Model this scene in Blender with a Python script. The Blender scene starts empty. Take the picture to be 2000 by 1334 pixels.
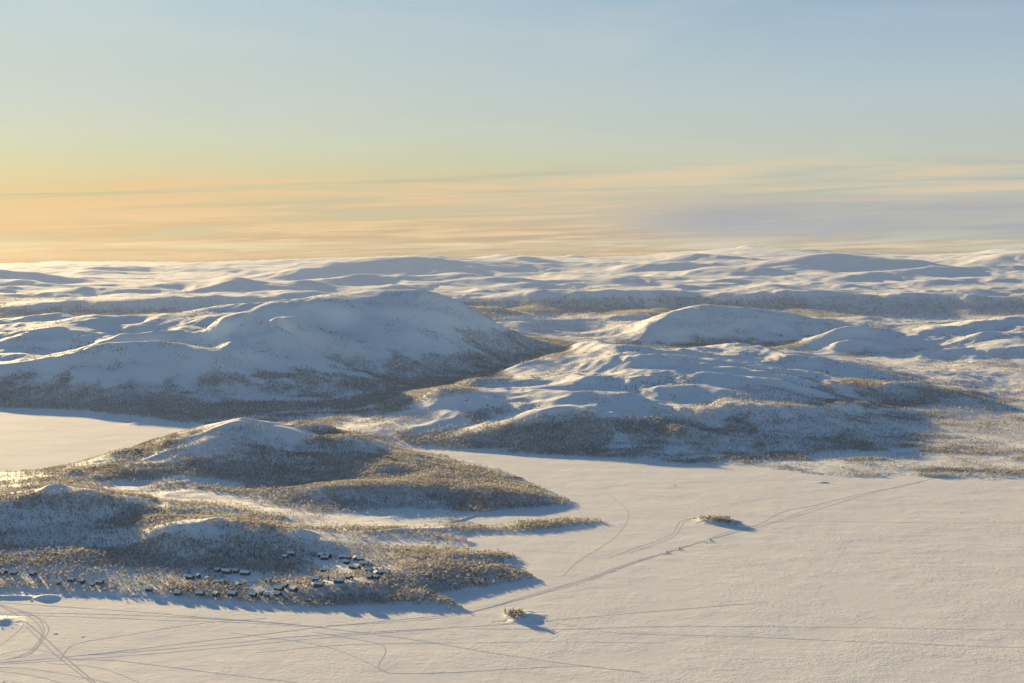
import bpy, bmesh, math, random
import numpy as np
from mathutils import Vector, Matrix

# ------------------------------------------------------------------ camera, world, sun, exposure
scene = bpy.context.scene
col = scene.collection
CAM_H = 300.0
FPX = 3000.0                                   # focal length in pixels of a 2000 px wide frame
PITCH = math.atan(177.0 / FPX)
cam_data = bpy.data.cameras.new('camera')
cam_data.sensor_width = 36.0
cam_data.lens = 36.0 * FPX / 2000.0
cam_data.clip_start = 1.0
cam_data.clip_end = 200000.0
cam = bpy.data.objects.new('camera', cam_data)
cam.location = (0, 0, CAM_H)
cam.rotation_euler = (math.pi / 2 - PITCH, 0, 0)
col.objects.link(cam)
scene.camera = cam

SUN_EL = math.radians(7.2)
SUN_AZ = math.radians(-27.0)                   # left of the view axis (+Y)
sun_dir = Vector((math.sin(SUN_AZ) * math.cos(SUN_EL), math.cos(SUN_AZ) * math.cos(SUN_EL), math.sin(SUN_EL)))
sd = bpy.data.lights.new('sun', 'SUN')
sd.energy = 5.0
sd.angle = math.radians(0.5)
sd.color = (1.0, 0.71, 0.32)
sun = bpy.data.objects.new('sun', sd)
sun.rotation_euler = sun_dir.to_track_quat('Z', 'Y').to_euler()
sun.location = (-3000, 6000, 3000)
col.objects.link(sun)

EXPOSURE = 1.42
scene.view_settings.view_transform = 'Standard'
scene.view_settings.look = 'None'
scene.view_settings.exposure = EXPOSURE
scene.view_settings.gamma = 1.0
scene.view_settings.use_curve_mapping = False
GAIN = 2.0 ** EXPOSURE

cy = scene.cycles
cy.max_bounces = 5
cy.diffuse_bounces = 3
cy.glossy_bounces = 1
cy.transmission_bounces = 3
cy.volume_bounces = 1
cy.transparent_max_bounces = 4
cy.use_denoising = True
try:
    cy.denoiser = 'OPENIMAGEDENOISE'
except Exception:
    pass
cy.sample_clamp_indirect = 4.0


def lin(r, g, b):
    f = lambda c: (c / 255 / 12.92) if c / 255 <= 0.04045 else ((c / 255 + 0.055) / 1.055) ** 2.4
    return (f(r), f(g), f(b), 1.0)


class NT:
    """tiny helper for node trees"""
    def __init__(self, nt):
        self.nt = nt
        nt.nodes.clear()

    def n(self, kind, **kw):
        nd = self.nt.nodes.new(kind)
        for k, v in kw.items():
            setattr(nd, k, v)
        return nd

    def link(self, a, b):
        self.nt.links.new(a, b)

    def put(self, sock, v):
        if hasattr(v, 'is_output'):
            self.link(v, sock)
        else:
            sock.default_value = v

    def math(self, op, a, b=None, c=None, clamp=False):
        m = self.n('ShaderNodeMath', operation=op, use_clamp=clamp)
        self.put(m.inputs[0], a)
        if b is not None:
            self.put(m.inputs[1], b)
        if c is not None:
            self.put(m.inputs[2], c)
        return m.outputs[0]

    def rng(self, v, a, b, c=0.0, d=1.0, smooth=True):
        m = self.n('ShaderNodeMapRange')
        m.interpolation_type = 'SMOOTHSTEP' if smooth else 'LINEAR'
        self.put(m.inputs[0], v)
        for i, x in enumerate((a, b, c, d)):
            self.put(m.inputs[1 + i], x)
        return m.outputs[0]

    def mix(self, f, a, b, blend='MIX'):
        m = self.n('ShaderNodeMix', data_type='RGBA', blend_type=blend)
        self.put(m.inputs[0], f)
        self.put(m.inputs[6], a)
        self.put(m.inputs[7], b)
        return m.outputs[2]

    def vec(self, x, y, z):
        m = self.n('ShaderNodeCombineXYZ')
        for i, v in enumerate((x, y, z)):
            self.put(m.inputs[i], v)
        return m.outputs[0]

    def noise(self, vec, scale, detail=2.0, rough=0.5, dist=0.0):
        m = self.n('ShaderNodeTexNoise')
        self.put(m.inputs['Vector'], vec)
        m.inputs['Scale'].default_value = scale
        m.inputs['Detail'].default_value = detail
        m.inputs['Roughness'].default_value = rough
        m.inputs['Distortion'].default_value = dist
        return m.outputs[0]

    def ramp(self, f, stops, interp='LINEAR'):
        m = self.n('ShaderNodeValToRGB')
        m.color_ramp.interpolation = interp
        els = m.color_ramp.elements
        while len(els) < len(stops):
            els.new(0.5)
        for e, (p, c) in zip(els, stops):
            e.position = p
            e.color = c
        self.put(m.inputs[0], f)
        return m.outputs[0]


def build_world():
    w = bpy.data.worlds.new('World')
    scene.world = w
    w.use_nodes = True
    t = NT(w.node_tree)
    sky = t.n('ShaderNodeTexSky', sky_type='NISHITA')
    sky.sun_disc = False
    sky.sun_elevation = SUN_EL
    sky.sun_rotation = SUN_AZ
    sky.altitude = 700
    sky.air_density = 1.0
    sky.dust_density = 0.4
    sky.ozone_density = 3.0
    tc = t.n('ShaderNodeTexCoord')
    sp = t.n('ShaderNodeSeparateXYZ')
    t.link(tc.outputs['Generated'], sp.inputs[0])
    x, y, z = sp.outputs
    az = t.math('ARCTAN2', x, y)                 # 0 straight ahead, negative to the left
    el = z                                       # sine of the elevation
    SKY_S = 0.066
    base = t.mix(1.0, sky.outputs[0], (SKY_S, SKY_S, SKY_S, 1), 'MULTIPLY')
    lift = t.rng(el, 0.02, 0.75, 1.6, 0.62)  # added gain: low sky raised, zenith dimmed, to brighten the shaded slopes
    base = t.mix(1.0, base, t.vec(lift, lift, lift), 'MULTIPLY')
    # a thin veil of high ice cloud over the low sky
    g = 1.0 / GAIN
    sc_ = lambda c: (c[0] * g, c[1] * g, c[2] * g, 1)
    e01 = t.rng(el, 0.0, 0.20, smooth=False)
    veil_l = t.ramp(e01, [(p, sc_(lin(*c))) for p, c in [(0.0, (96, 72, 52)), (0.025, (138, 108, 80)), (0.06, (180, 147, 108)), (0.12, (200, 172, 130)), (0.25, (204, 190, 142)), (0.30, (197, 194, 154)),
                          (0.36, (196, 199, 174)), (0.48, (192, 198, 188)), (0.645, (188, 200, 195)), (0.78, (181, 199, 204)), (1.0, (168, 192, 206))]])
    veil_r = t.ramp(e01, [(p, sc_(lin(*c))) for p, c in [(0.0, (112, 107, 101)), (0.05, (144, 143, 141)), (0.10, (168, 171, 170)), (0.20, (190, 187, 173)), (0.27, (190, 191, 176)),
                          (0.36, (182, 190, 184)), (0.48, (179, 192, 195)), (0.645, (164, 184, 197)), (0.78, (149, 172, 194)), (1.0, (128, 156, 186))]])
    fr = t.rng(az, -0.30, 0.36)
    veil = t.mix(fr, veil_l, veil_r)
    near = t.rng(el, 0.16, 0.26, 0.95, 0.0)
    front = t.rng(t.math('ABSOLUTE', az), 0.45, 1.2, 1.0, 0.06)
    c = t.mix(t.math('MULTIPLY', near, front), base, veil)
    # streaks of cirrus lying low along the horizon
    v1 = t.vec(t.math('MULTIPLY', az, 3.4), t.math('MULTIPLY_ADD', az, -3.0, t.math('MULTIPLY', el, 105.0)), 0.0)
    n1 = t.noise(v1, 1.0, 8.0, 0.58, 0.9)
    v2 = t.vec(t.math('MULTIPLY', az, 14.0), t.math('MULTIPLY_ADD', az, -9.0, t.math('MULTIPLY', el, 300.0)), 3.7)
    n2 = t.noise(v2, 1.0, 6.0, 0.62, 0.8)
    v3 = t.vec(t.math('MULTIPLY', az, 3.2), t.math('MULTIPLY', el, 40.0), 9.1)
    n3 = t.noise(v3, 1.0, 3.0, 0.5, 0.3)
    top = t.math('ADD', t.math('MULTIPLY_ADD', az, 0.022, 0.0525), t.math('MULTIPLY_ADD', n3, 0.02, -0.010))
    band = t.math('MULTIPLY', t.rng(el, top, t.math('SUBTRACT', top, 0.006)), t.rng(el, -0.01, 0.006))
    s1 = t.math('MULTIPLY', t.rng(t.math('ADD', t.math('MULTIPLY', n1, 0.65), t.math('MULTIPLY', n2, 0.35)), 0.455, 0.60), band)
    warm = t.mix(fr, sc_(lin(236, 199, 150)), sc_(lin(220, 199, 168)))
    c = t.mix(t.math('MULTIPLY', s1, 0.85), c, warm)
    # grey bank low on the right
    gb = t.math('MULTIPLY', t.rng(az, 0.03, 0.15), t.math('MULTIPLY', t.rng(el, 0.004, 0.014), t.rng(el, 0.040, 0.022)))
    gb = t.math('MULTIPLY', gb, t.rng(t.math('ADD', t.math('MULTIPLY', n3, 0.7), t.math('MULTIPLY', n1, 0.3)), 0.38, 0.52))
    c = t.mix(t.math('MULTIPLY', gb, 0.9), c, sc_(lin(158, 165, 174)))
    # darker gaps between the streaks
    gp = t.math('MULTIPLY', t.rng(n1, 0.50, 0.36), t.math('MULTIPLY', band, 0.8))
    c = t.mix(gp, c, t.mix(fr, sc_(lin(200, 190, 148)), sc_(lin(176, 180, 175))))
    # faint wisps high up
    v4 = t.vec(t.math('MULTIPLY', az, 4.0), t.math('MULTIPLY', el, 22.0), 5.3)
    n4 = t.noise(v4, 1.0, 4.0, 0.55, 0.5)
    c = t.mix(t.math('MULTIPLY', t.rng(n4, 0.45, 0.75), t.math('MULTIPLY', near, 0.16)), c, sc_(lin(226, 222, 210)))
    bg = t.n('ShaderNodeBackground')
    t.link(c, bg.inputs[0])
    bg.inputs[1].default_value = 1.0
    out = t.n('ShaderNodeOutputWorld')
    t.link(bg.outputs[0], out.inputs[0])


build_world()

# ------------------------------------------------------------------ projection helpers
CA, SA = math.cos(PITCH), math.sin(PITCH)


def ray(px, py):
    x = (px - 1000.0) / FPX
    u = -(py - 667.0) / FPX
    return x, CA + u * SA, u * CA - SA


def pt(px, py, z=None, d=None):
    """world point seen at pixel (px, py) of the 2000 px frame, at height z or at forward distance d"""
    x, y, k = ray(px, py)
    t = (z - CAM_H) / k if d is None else d / y
    return (x * t, y * t, CAM_H + k * t)


def to_px(X, Y, Z):
    f = Y * CA - (Z - CAM_H) * SA
    u = Y * SA + (Z - CAM_H) * CA
    return 1000.0 + FPX * X / f, 667.0 - FPX * u / f


# ------------------------------------------------------------------ noise
_rs = np.random.RandomState(7)
_perm = _rs.permutation(512)
_perm = np.concatenate([_perm, _perm, _perm[:2]])
_ga = _rs.rand(512) * 2 * np.pi
_gx, _gy = np.cos(_ga), np.sin(_ga)


def perlin(x, y):
    xi = np.floor(x).astype(np.int64)
    yi = np.floor(y).astype(np.int64)
    xf, yf = x - xi, y - yi
    xi &= 511
    yi &= 511
    u = xf * xf * xf * (xf * (xf * 6 - 15) + 10)
    v = yf * yf * yf * (yf * (yf * 6 - 15) + 10)

    def g(ix, iy, dx, dy):
        h = _perm[_perm[ix & 511] + (iy & 511)]
        return _gx[h] * dx + _gy[h] * dy
    a = g(xi, yi, xf, yf)
    b = g(xi + 1, yi, xf - 1, yf)
    c = g(xi, yi + 1, xf, yf - 1)
    d = g(xi + 1, yi + 1, xf - 1, yf - 1)
    return ((a + (b - a) * u) + ((c + (d - c) * u) - (a + (b - a) * u)) * v) * 1.5


def fbm(x, y, lam, octs=4, gain=0.5, seed=0.0):
    s = np.zeros_like(x)
    a = 1.0
    for o in range(octs):
        s += a * perlin(x / lam + seed * 17.3 + o * 5.1, y / lam - seed * 9.7 + o * 3.3)
        a *= gain
        lam *= 0.5
    return s


def sstep(a, b, x):
    t = np.clip((x - a) / (b - a), 0, 1)
    return t * t * (3 - 2 * t)


def in_poly(px, py, poly):
    inside = np.zeros(px.shape, bool)
    n = len(poly)
    for i in range(n):
        x1, y1 = poly[i]
        x2, y2 = poly[(i + 1) % n]
        if y1 == y2:
            continue
        cond = ((y1 > py) != (y2 > py))
        xs = (x2 - x1) * (py - y1) / (y2 - y1) + x1
        inside ^= cond & (px < xs)
    return inside


# ------------------------------------------------------------------ the land: shore lines and heights (pixel of the 2000 px frame, height or distance)
SHORE_FRONT = [(-2500, 1150), (-900, 1148), (-300, 1148), (0, 1152), (60, 1153), (130, 1158), (250, 1163), (330, 1172), (420, 1179), (520, 1187),
               (620, 1187), (700, 1183), (780, 1182), (850, 1186), (892, 1189), (898, 1184), (870, 1174), (850, 1166), (900, 1156), (960, 1146),
               (1010, 1137), (1048, 1130), (1035, 1121), (1000, 1111), (985, 1100), (1008, 1090), (1000, 1081), (960, 1076), (912, 1070),
               (930, 1062), (900, 1053), (868, 1047), (900, 1044), (950, 1040), (1000, 1040), (1060, 1036), (1100, 1031), (1150, 1024),
               (1182, 1018), (1150, 1014), (1100, 1014), (1050, 1017), (1000, 1022), (960, 1028), (900, 1026), (880, 1018), (930, 1008),
               (1000, 998), (1060, 991), (1120, 985), (1098, 972), (1076, 962), (1040, 948), (1006, 931), (970, 916), (930, 904), (880, 894),
               (830, 886), (795, 880)]
SHORE_FAR = [(800, 876), (850, 877), (900, 882), (1000, 886), (1100, 890), (1200, 896), (1300, 902), (1400, 906), (1455, 908), (1500, 914),
             (1560, 922), (1640, 930), (1700, 931), (1745, 926), (1800, 929), (1830, 934), (1880, 931), (1930, 937), (2000, 931), (2100, 928),
             (2900, 924), (4500, 924)]
LAKE_MAIN = [(-2500, 6000)] + SHORE_FRONT + SHORE_FAR + [(4500, 6000)]
LAKE_LEFT = [(-2500, 800), (-300, 796), (0, 797), (100, 800), (200, 807), (290, 814), (345, 826), (420, 831), (450, 831), (400, 841), (330, 857),
             (260, 887), (180, 904), (100, 917), (0, 927), (-300, 935), (-2500, 940)]

C = []                                          # control points X/Y, ln Y, height


def add(px, py, z=None, d=None):
    X, Y, Z = pt(px, py, z, d)
    C.append((X / Y, math.log(Y), Z))


def add_hidden(px, d, z):
    C.append(((px - 1000) / FPX, math.log(d), z))


def dense(poly, step, closed=False):
    out = []
    n = len(poly)
    for i in range(n if closed else n - 1):
        (x1, y1), (x2, y2) = poly[i], poly[(i + 1) % n]
        k = max(1, int(math.hypot(x2 - x1, (y2 - y1) * 3) / step))
        for j in range(k):
            out.append((x1 + (x2 - x1) * j / k, y1 + (y2 - y1) * j / k))
    return out


for P in (SHORE_FRONT, SHORE_FAR):
    for x, y in dense([p for p in P if -1000 < p[0] < 3000], 45):
        add(x, y, z=0.2)
for x, y in dense([p for p in LAKE_LEFT if -1000 < p[0]], 45):
    add(x, y, z=0.2)

Z_POINTS = [  # (px, py, height)
    # headland, main summit and its flanks
    (470, 822, 52), (440, 825, 50), (500, 826, 50), (470, 838, 47.5), (470, 855, 41), (470, 880, 31), (470, 905, 21), (470, 935, 11),
    (420, 828, 48), (380, 838, 43), (330, 850, 35), (260, 882, 20), (200, 895, 13), (120, 912, 8), (0, 922, 5), (400, 855, 41), (350, 872, 33),
    (320, 888, 26), (300, 910, 19), (300, 935, 13), (400, 900, 23), (400, 935, 12), (540, 838, 45), (560, 860, 35), (560, 885, 26), (560, 910, 18),
    (560, 940, 11), (570, 852, 38), (620, 890, 22), (640, 930, 13),
    (580, 838, 36), (619, 829, 40), (660, 836, 37), (700, 848, 30), (750, 864, 19), (790, 879, 6), (640, 850, 31), (678, 859, 30), (720, 872, 22),
    (760, 884, 17), (800, 891, 14), (870, 899, 10), (920, 906, 8), (700, 895, 17),
    (700, 934, 10), (760, 925, 12), (840, 930, 12), (890, 944, 9), (960, 957, 12), (1040, 968, 6), (620, 945, 17), (760, 910, 17), (850, 912, 9), (950, 935, 5),
    (600, 1000, 2), (650, 990, 2), (720, 988, 2.5), (800, 990, 2), (870, 995, 1.2), (600, 975, 5), (700, 965, 10), (800, 962, 11), (900, 975, 6),
    # western knoll and shelf
    (100, 947, 42), (50, 958, 37), (150, 958, 40), (190, 982, 31), (200, 1010, 18), (100, 1000, 24), (100, 1040, 12), (0, 966, 37), (0, 1040, 12),
    (-200, 980, 24), (60, 928, 18), (135, 918, 15), (190, 930, 15), (0, 935, 16), (-200, 935, 10), (-500, 980, 22), (-500, 1060, 8),
    (230, 960, 26), (330, 985, 20), (330, 1020, 18), (230, 938, 15), (350, 955, 11), (450, 975, 9), (550, 1000, 6), (640, 1012, 2), (430, 1010, 14), (530, 1025, 10),
    (640, 1030, 5), (740, 1030, 3),
    (330, 1042, 20), (400, 1047, 19), (480, 1048, 18), (560, 1052, 16), (640, 1062, 11), (720, 1070, 6), (800, 1075, 4),
    (350, 1095, 4), (450, 1097, 4), (550, 1090, 5), (640, 1085, 5), (230, 1040, 14), (230, 1070, 7), (100, 1068, 7), (0, 1072, 7), (120, 1088, 8),
    (260, 1100, 4), (0, 1120, 3), (150, 1130, 3), (300, 1130, 3), (450, 1130, 3.5), (600, 1110, 5), (700, 1110, 6), (740, 1120, 6), (600, 1135, 5),
    (500, 1150, 3.5), (350, 1155, 2.5), (640, 1143, 8), (700, 1137, 9), (780, 1117, 9), (850, 1100, 8), (930, 1100, 5), (640, 1168, 2), (720, 1166, 2),
    (820, 1160, 4), (870, 1174, 1.5), (850, 1080, 6), (950, 1085, 4), (1000, 1120, 2), (900, 1130, 4), (780, 1150, 4),
    (950, 1035, 1.2), (1050, 1026, 1.8), (1120, 1020, 1.6), (800, 1050, 3), (850, 1040, 1.5),
    # valley floor and the foot of the western fell
    (-300, 785, 7), (0, 784, 7), (150, 785, 9), (300, 791, 7), (420, 785, 7), (520, 780, 8), (600, 780, 6), (700, 776, 6), (775, 757, 6), (820, 741, 6),
    (880, 726, 6), (960, 718, 5), (1050, 708, 5), (1120, 690, 7), (350, 803, 2), (450, 806, 2), (550, 811, 2), (600, 820, 3), (650, 811, 3),
    (700, 792, 4), (500, 791, 3), (760, 775, 4), (560, 826, 4), (520, 822, 6),
    (870, 743, 12), (940, 728, 15), (1000, 721, 14), (830, 780, 5), (900, 765, 6), (970, 745, 10), (820, 752, 7),
    # flats on the right
    (1920, 790, 8), (1750, 800, 8), (1800, 822, 5), (1900, 850, 2), (2000, 870, 2), (1650, 882, 1.2), (1800, 892, 1.2), (1950, 902, 1.2), (2000, 800, 8),
    (1980, 742, 9), (1750, 716, 10), (1850, 721, 10), (1950, 736, 10), (1650, 706, 10), (1600, 692, 11), (1560, 890, 1.5), (1750, 862, 4), (1650, 905, 1.0), (1900, 915, 1.0),
    (1500, 895, 2), (2300, 880, 2), (2300, 800, 8), (2300, 740, 10), (2800, 880, 2), (2800, 760, 10),
    (1250, 673, 12), (1350, 668, 14), (1450, 673, 12), (1560, 673, 12), (1600, 690, 10), (1700, 696, 10), (1710, 690, 12), (1850, 705, 10), (2000, 716, 10),
    (1700, 631, 15), (1900, 625, 15), (1620, 622, 15), (1150, 626, 15), (1100, 646, 12), (1200, 660, 10), (1170, 621, 25), (2200, 630, 15),
    (400, 616, 18), (600, 613, 18), (900, 609, 20), (1300, 608, 20), (1500, 612, 20), (1800, 617, 20), (2000, 617, 20), (2300, 617, 20), (215, 630, 10), (290, 630, 10), (370, 630, 10), (290, 640, 10), (100, 620, 16), (-300, 620, 16),
]
for p in Z_POINTS:
    add(p[0], p[1], z=p[2])
D_POINTS = [  # (px, py, forward distance)
    # western fell, front
    (0, 718, 3235), (30, 722, 3200), (100, 700, 3240), (190, 680, 3290), (250, 674, 3330), (300, 670, 3355), (350, 672, 3380), (400, 686, 3340), (-200, 715, 3250),
    (460, 625, 3530), (430, 636, 3490), (500, 636, 3550), (520, 641, 3560), (550, 652, 3540), (580, 665, 3500), (620, 690, 3450), (680, 715, 3430), (740, 738, 3350), (775, 751, 3300),
    (450, 665, 3420), (400, 618, 3900), (450, 611, 4000), (330, 632, 3850), (250, 650, 3750), (180, 656, 3700), (110, 645, 3760), (60, 660, 3650), (0, 680, 3550), (-200, 690, 3500),
    (300, 662, 3520), (200, 672, 3480), (100, 690, 3420), (380, 650, 3620), (420, 650, 3560), (150, 735, 3110), (300, 735, 3130), (450, 720, 3200), (560, 735, 3180), (0, 750, 3100),
    (0, 640, 4500), (50, 625, 4600), (130, 618, 4700), (200, 628, 4700), (240, 645, 4500), (-150, 640, 4600),
    # western fell, dome behind
    (750, 576, 4190), (680, 578, 4150), (600, 588, 4050), (530, 600, 3990), (495, 607, 3990), (820, 580, 4250), (870, 590, 4300), (920, 605, 4350), (960, 625, 4400),
    (1000, 645, 4450), (1050, 660, 4550), (1110, 673, 4600), (1130, 679, 4600), (750, 640, 3900), (850, 660, 3950), (750, 690, 3640), (600, 662, 3715), (630, 655, 3880), (605, 640, 3935), (650, 636, 3960), (680, 666, 3700), (710, 657, 3850), (700, 632, 3970), (760, 650, 3860), (560, 652, 3740), (545, 632, 3900),
    (900, 690, 3950), (560, 622, 3850), (660, 610, 3980), (850, 700, 3750), (950, 680, 4150), (1050, 688, 4350), (700, 665, 3720), (800, 620, 4050),
    # central fell
    (850, 765, 2690), (800, 785, 2660), (760, 800, 2620), (700, 820, 2600), (650, 832, 2560), (950, 756, 2850), (920, 749, 2940), (1000, 742, 3020), (1000, 735, 3150), (1050, 705, 3300),
    (1100, 690, 3400), (1130, 676, 3500), (1160, 668, 3560), (1190, 678, 3560), (1230, 678, 3560), (1290, 683, 3500), (1350, 676, 3600), (1440, 672, 3700), (1500, 682, 3700), (1600, 698, 3650),
    (1680, 718, 3600), (1120, 735, 2900), (1060, 748, 2900), (1250, 705, 3060), (1190, 722, 2980), (1290, 740, 2780), (1380, 730, 2850), (1340, 705, 3110), (1440, 706, 3250), (1520, 720, 3200), (1200, 790, 2540), (1100, 800, 2520), (1000, 800, 2560),
    (900, 800, 2560), (1300, 790, 2550), (1450, 770, 2650), (1400, 750, 2760), (1100, 842, 2385), (1200, 850, 2350), (1000, 842, 2385), (900, 842, 2395), (1550, 765, 2760), (1600, 790, 2700), (1500, 810, 2500), (1400, 850, 2350),
    (1550, 850, 2380), (1650, 830, 2500), (1700, 850, 2430), (1150, 815, 2450), (1060, 815, 2450), (1550, 740, 3000), (1620, 745, 3100),
    (1680, 772, 2950), (1740, 755, 3050), (1800, 757, 3080), (1860, 775, 3000), (1700, 800, 2750), (1800, 790, 2830),
    # fells on the right
    (1260, 640, 5000), (1300, 620, 5100), (1340, 606, 5200), (1430, 600, 5300), (1500, 608, 5300), (1560, 618, 5250), (1620, 630, 5200), (1660, 645, 5100), (1740, 655, 5000), (1400, 635, 5000), (1500, 645, 4950), (1320, 645, 4920), (1600, 668, 4500),
    (1640, 650, 4550), (1690, 645, 4600), (1740, 655, 4550), (1770, 668, 4450), (1650, 672, 4400), (1760, 665, 4500), (1830, 640, 4700), (1880, 630, 4800), (1950, 617, 4900), (2000, 612, 5000), (2150, 605, 5100), (2400, 620, 5000), (1900, 670, 4350), (2000, 660, 4330), (1830, 668, 4450),
    (1000, 612, 6000), (950, 606, 6000), (1050, 625, 5500), (1240, 612, 6200), (1190, 616, 6200),
    # forested step beyond the valley
    (1000, 583, 7200), (1240, 577, 7200), (1400, 573, 7300), (1600, 580, 7200), (1800, 585, 7100), (2000, 590, 7000), (2300, 588, 7000), (560, 580, 7300), (400, 586, 7200), (250, 598, 6900), (100, 601, 6800), (-200, 600, 6800), (720, 590, 7000), (860, 588, 7100),
    # rolling country
    (190, 568, 8500), (100, 580, 8000), (270, 577, 8200), (400, 553, 9000), (300, 563, 9000), (480, 554, 8600), (560, 575, 8000), (830, 540, 9500), (700, 560, 8800), (940, 560, 8800), (880, 543, 9500), (1040, 576, 8000), (1000, 540, 11000),
    (1100, 536, 11500), (1300, 537, 10500), (1450, 541, 10000), (1200, 552, 9500), (1550, 545, 9700), (1700, 540, 10000), (1850, 540, 9800), (2000, 536, 9800), (1350, 560, 8500), (1500, 565, 8300), (1700, 565, 8300), (1900, 562, 8500), (2100, 560, 8500),
    (1650, 533, 12000), (300, 540, 12500), (100, 546, 11200), (500, 540, 12000), (1250, 526, 12500), (1900, 530, 11800), (0, 533, 9900), (60, 541, 9900), (0, 560, 9000), (-200, 535, 9900), (100, 556, 9600), (1100, 560, 9000), (600, 548, 10500),
    # dark fells before the skyline
    (750, 536, 11000), (640, 534, 11000), (850, 532, 11000), (600, 516, 11600), (680, 508, 11550), (735, 501, 11550), (800, 501, 11550), (850, 503, 11600), (905, 513, 11700),
    (1640, 528, 10400), (1540, 530, 10300), (1750, 528, 10300), (1440, 520, 11000), (1500, 508, 10850), (1580, 496, 10850), (1640, 494, 10850), (1720, 500, 10850), (1800, 510, 10850), (1860, 522, 10900),
    (960, 513, 13000), (1010, 502, 13000), (1050, 505, 13000), (1130, 515, 13000), (1250, 512, 12000), (1320, 496, 12000), (1360, 493, 12000), (1430, 501, 12200),
    (1880, 512, 12500), (1960, 498, 12500), (2060, 492, 12500), (2300, 500, 12500),
    # skyline
    (-400, 516, 20000), (0, 516, 20000), (110, 514, 20000), (200, 516, 20000), (300, 515, 20000), (430, 514, 20000), (560, 513, 20000), (640, 510, 18000),
    (770, 500, 16500), (850, 499, 16500), (890, 505, 16500), (930, 508, 18500), (985, 495, 18500), (1040, 505, 18500), (1080, 503, 18500), (1120, 495, 18500), (1170, 503, 18500), (1240, 507, 18500),
    (1400, 494, 22500), (1440, 485, 22500), (1462, 480, 22500), (1500, 489, 22500), (1520, 488, 20000), (1570, 487, 20000), (1700, 494, 20000), (1780, 499, 20000), (1850, 504, 18000), (1930, 494, 18000), (2000, 484, 18500), (2100, 482, 18500), (2400, 494, 18500),
    (100, 524, 15500), (300, 523, 15500), (500, 524, 15000), (1200, 512, 15500), (1050, 512, 15500), (900, 516, 14500),
]
for p in D_POINTS:
    add(p[0], p[1], d=p[2])
for p in [(100, 5300, 15), (300, 5000, 22), (450, 5100, 30), (700, 5600, 25), (850, 5400, 25), (-300, 5400, 15), (850, 2950, 26), (1000, 3500, 12), (1100, 3900, 12), (1250, 4100, 14), (1400, 4250, 14), (700, 2800, 5),
          (550, 3660, 76), (600, 3620, 55), (650, 3580, 38), (700, 3540, 20), (500, 3700, 96), (510, 3850, 118), (300, 3480, 76), (200, 3430, 70), (400, 3440, 74), (460, 3750, 116), (380, 3800, 112), (120, 3560, 68), (100, 3600, 70), (619, 2380, 12), (470, 2330, 10), (700, 2330, 6), (1430, 6000, 25), (1900, 5600, 25), (2150, 5700, 20), (1650, 13000, 190), (750, 14000, 150), (400, 11000, 80), (830, 10500, 90),
          (-900, 1600, 6), (-900, 3300, 70), (-900, 2600, 0.2), (-900, 6000, 40), (-900, 9000, 90), (-900, 20000, 150), (2900, 2600, 6), (2900, 4000, 30), (2900, 6000, 40), (2900, 9000, 100), (2900, 18000, 250),
          (0, 24500, 0), (500, 24500, 0), (1000, 24500, 0), (1500, 24500, 0), (2000, 24500, 0), (3000, 24500, 0), (-900, 24500, 0), (300, 22500, 60), (700, 22500, 60), (2300, 22500, 120)]:
    add_hidden(*p)
C = np.array(C)
C_CNT = len(C)

RBF_C = 0.007


def rbf_fit(P, val, smooth=1e-5):
    n = len(P)
    r2 = (P[:, None, 0] - P[None, :, 0]) ** 2 + (P[:, None, 1] - P[None, :, 1]) ** 2
    A = np.sqrt(r2 + RBF_C ** 2)
    A[np.arange(n), np.arange(n)] -= smooth * 30
    Q = np.hstack([np.ones((n, 1)), P])
    M = np.block([[A, Q], [Q.T, np.zeros((3, 3))]])
    sol = np.linalg.solve(M, np.concatenate([val, np.zeros(3)]))
    return sol


def rbf_eval(P, sol, X):
    n = len(P)
    out = np.empty(len(X))
    for i in range(0, len(X), 20000):
        q = X[i:i + 20000]
        r2 = (q[:, None, 0] - P[None, :, 0]) ** 2 + (q[:, None, 1] - P[None, :, 1]) ** 2
        out[i:i + 20000] = np.sqrt(r2 + RBF_C ** 2) @ sol[:n] + sol[n] + q @ sol[n + 1:]
    return out


PS = C[:, :2].copy()
sol = rbf_fit(PS, C[:, 2])

# grid: columns of constant X/Y, rows of constant Y (finer near, coarser far)
px_cols = np.concatenate([np.arange(-1300, -160, 16.0), np.arange(-160, 2160, 2.5), np.arange(2160, 3300, 16.0)])
S = (px_cols - 1000.0) / FPX
R = np.log(np.concatenate([np.geomspace(500, 1000, 30)[:-1], np.exp(np.arange(math.log(1000), math.log(6500), 0.0026)), np.exp(np.arange(math.log(6500), math.log(24500), 0.0045)), [24500]]))
nc, nr = len(S), len(R)
# coarse evaluation, then bilinear refinement
Sc = np.concatenate([S[:-1:3], S[-1:]])
Rc = np.concatenate([R[:-1:2], R[-1:]])
G = np.stack(np.meshgrid(Sc, Rc), -1).reshape(-1, 2)
Gq = G.copy()
Gq[:, 1] = np.minimum(Gq[:, 1], math.log(24500))
Zc = rbf_eval(PS, sol, Gq).reshape(len(Rc), len(Sc))
tmp = np.empty((len(Rc), nc))
for i in range(len(Rc)):
    tmp[i] = np.interp(S, Sc, Zc[i])
Z0 = np.empty((nr, nc))
for j in range(nc):
    Z0[:, j] = np.interp(R, Rc, tmp[:, j])
Y = np.exp(R)[:, None] * np.ones((1, nc))
X = S[None, :] * Y
PX0, PY0 = to_px(X, Y, np.zeros_like(X))
# waviness of the shore
jx = fbm(X, Y, 60, 3, 0.6, 1.0) * 6
jy = fbm(X, Y, 60, 3, 0.6, 2.0) * 2.2
lake = in_poly(PX0 + jx, PY0 + jy, LAKE_MAIN) | in_poly(PX0 + jx, PY0 + jy, LAKE_LEFT)
lake[Y > 5000] = False

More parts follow.
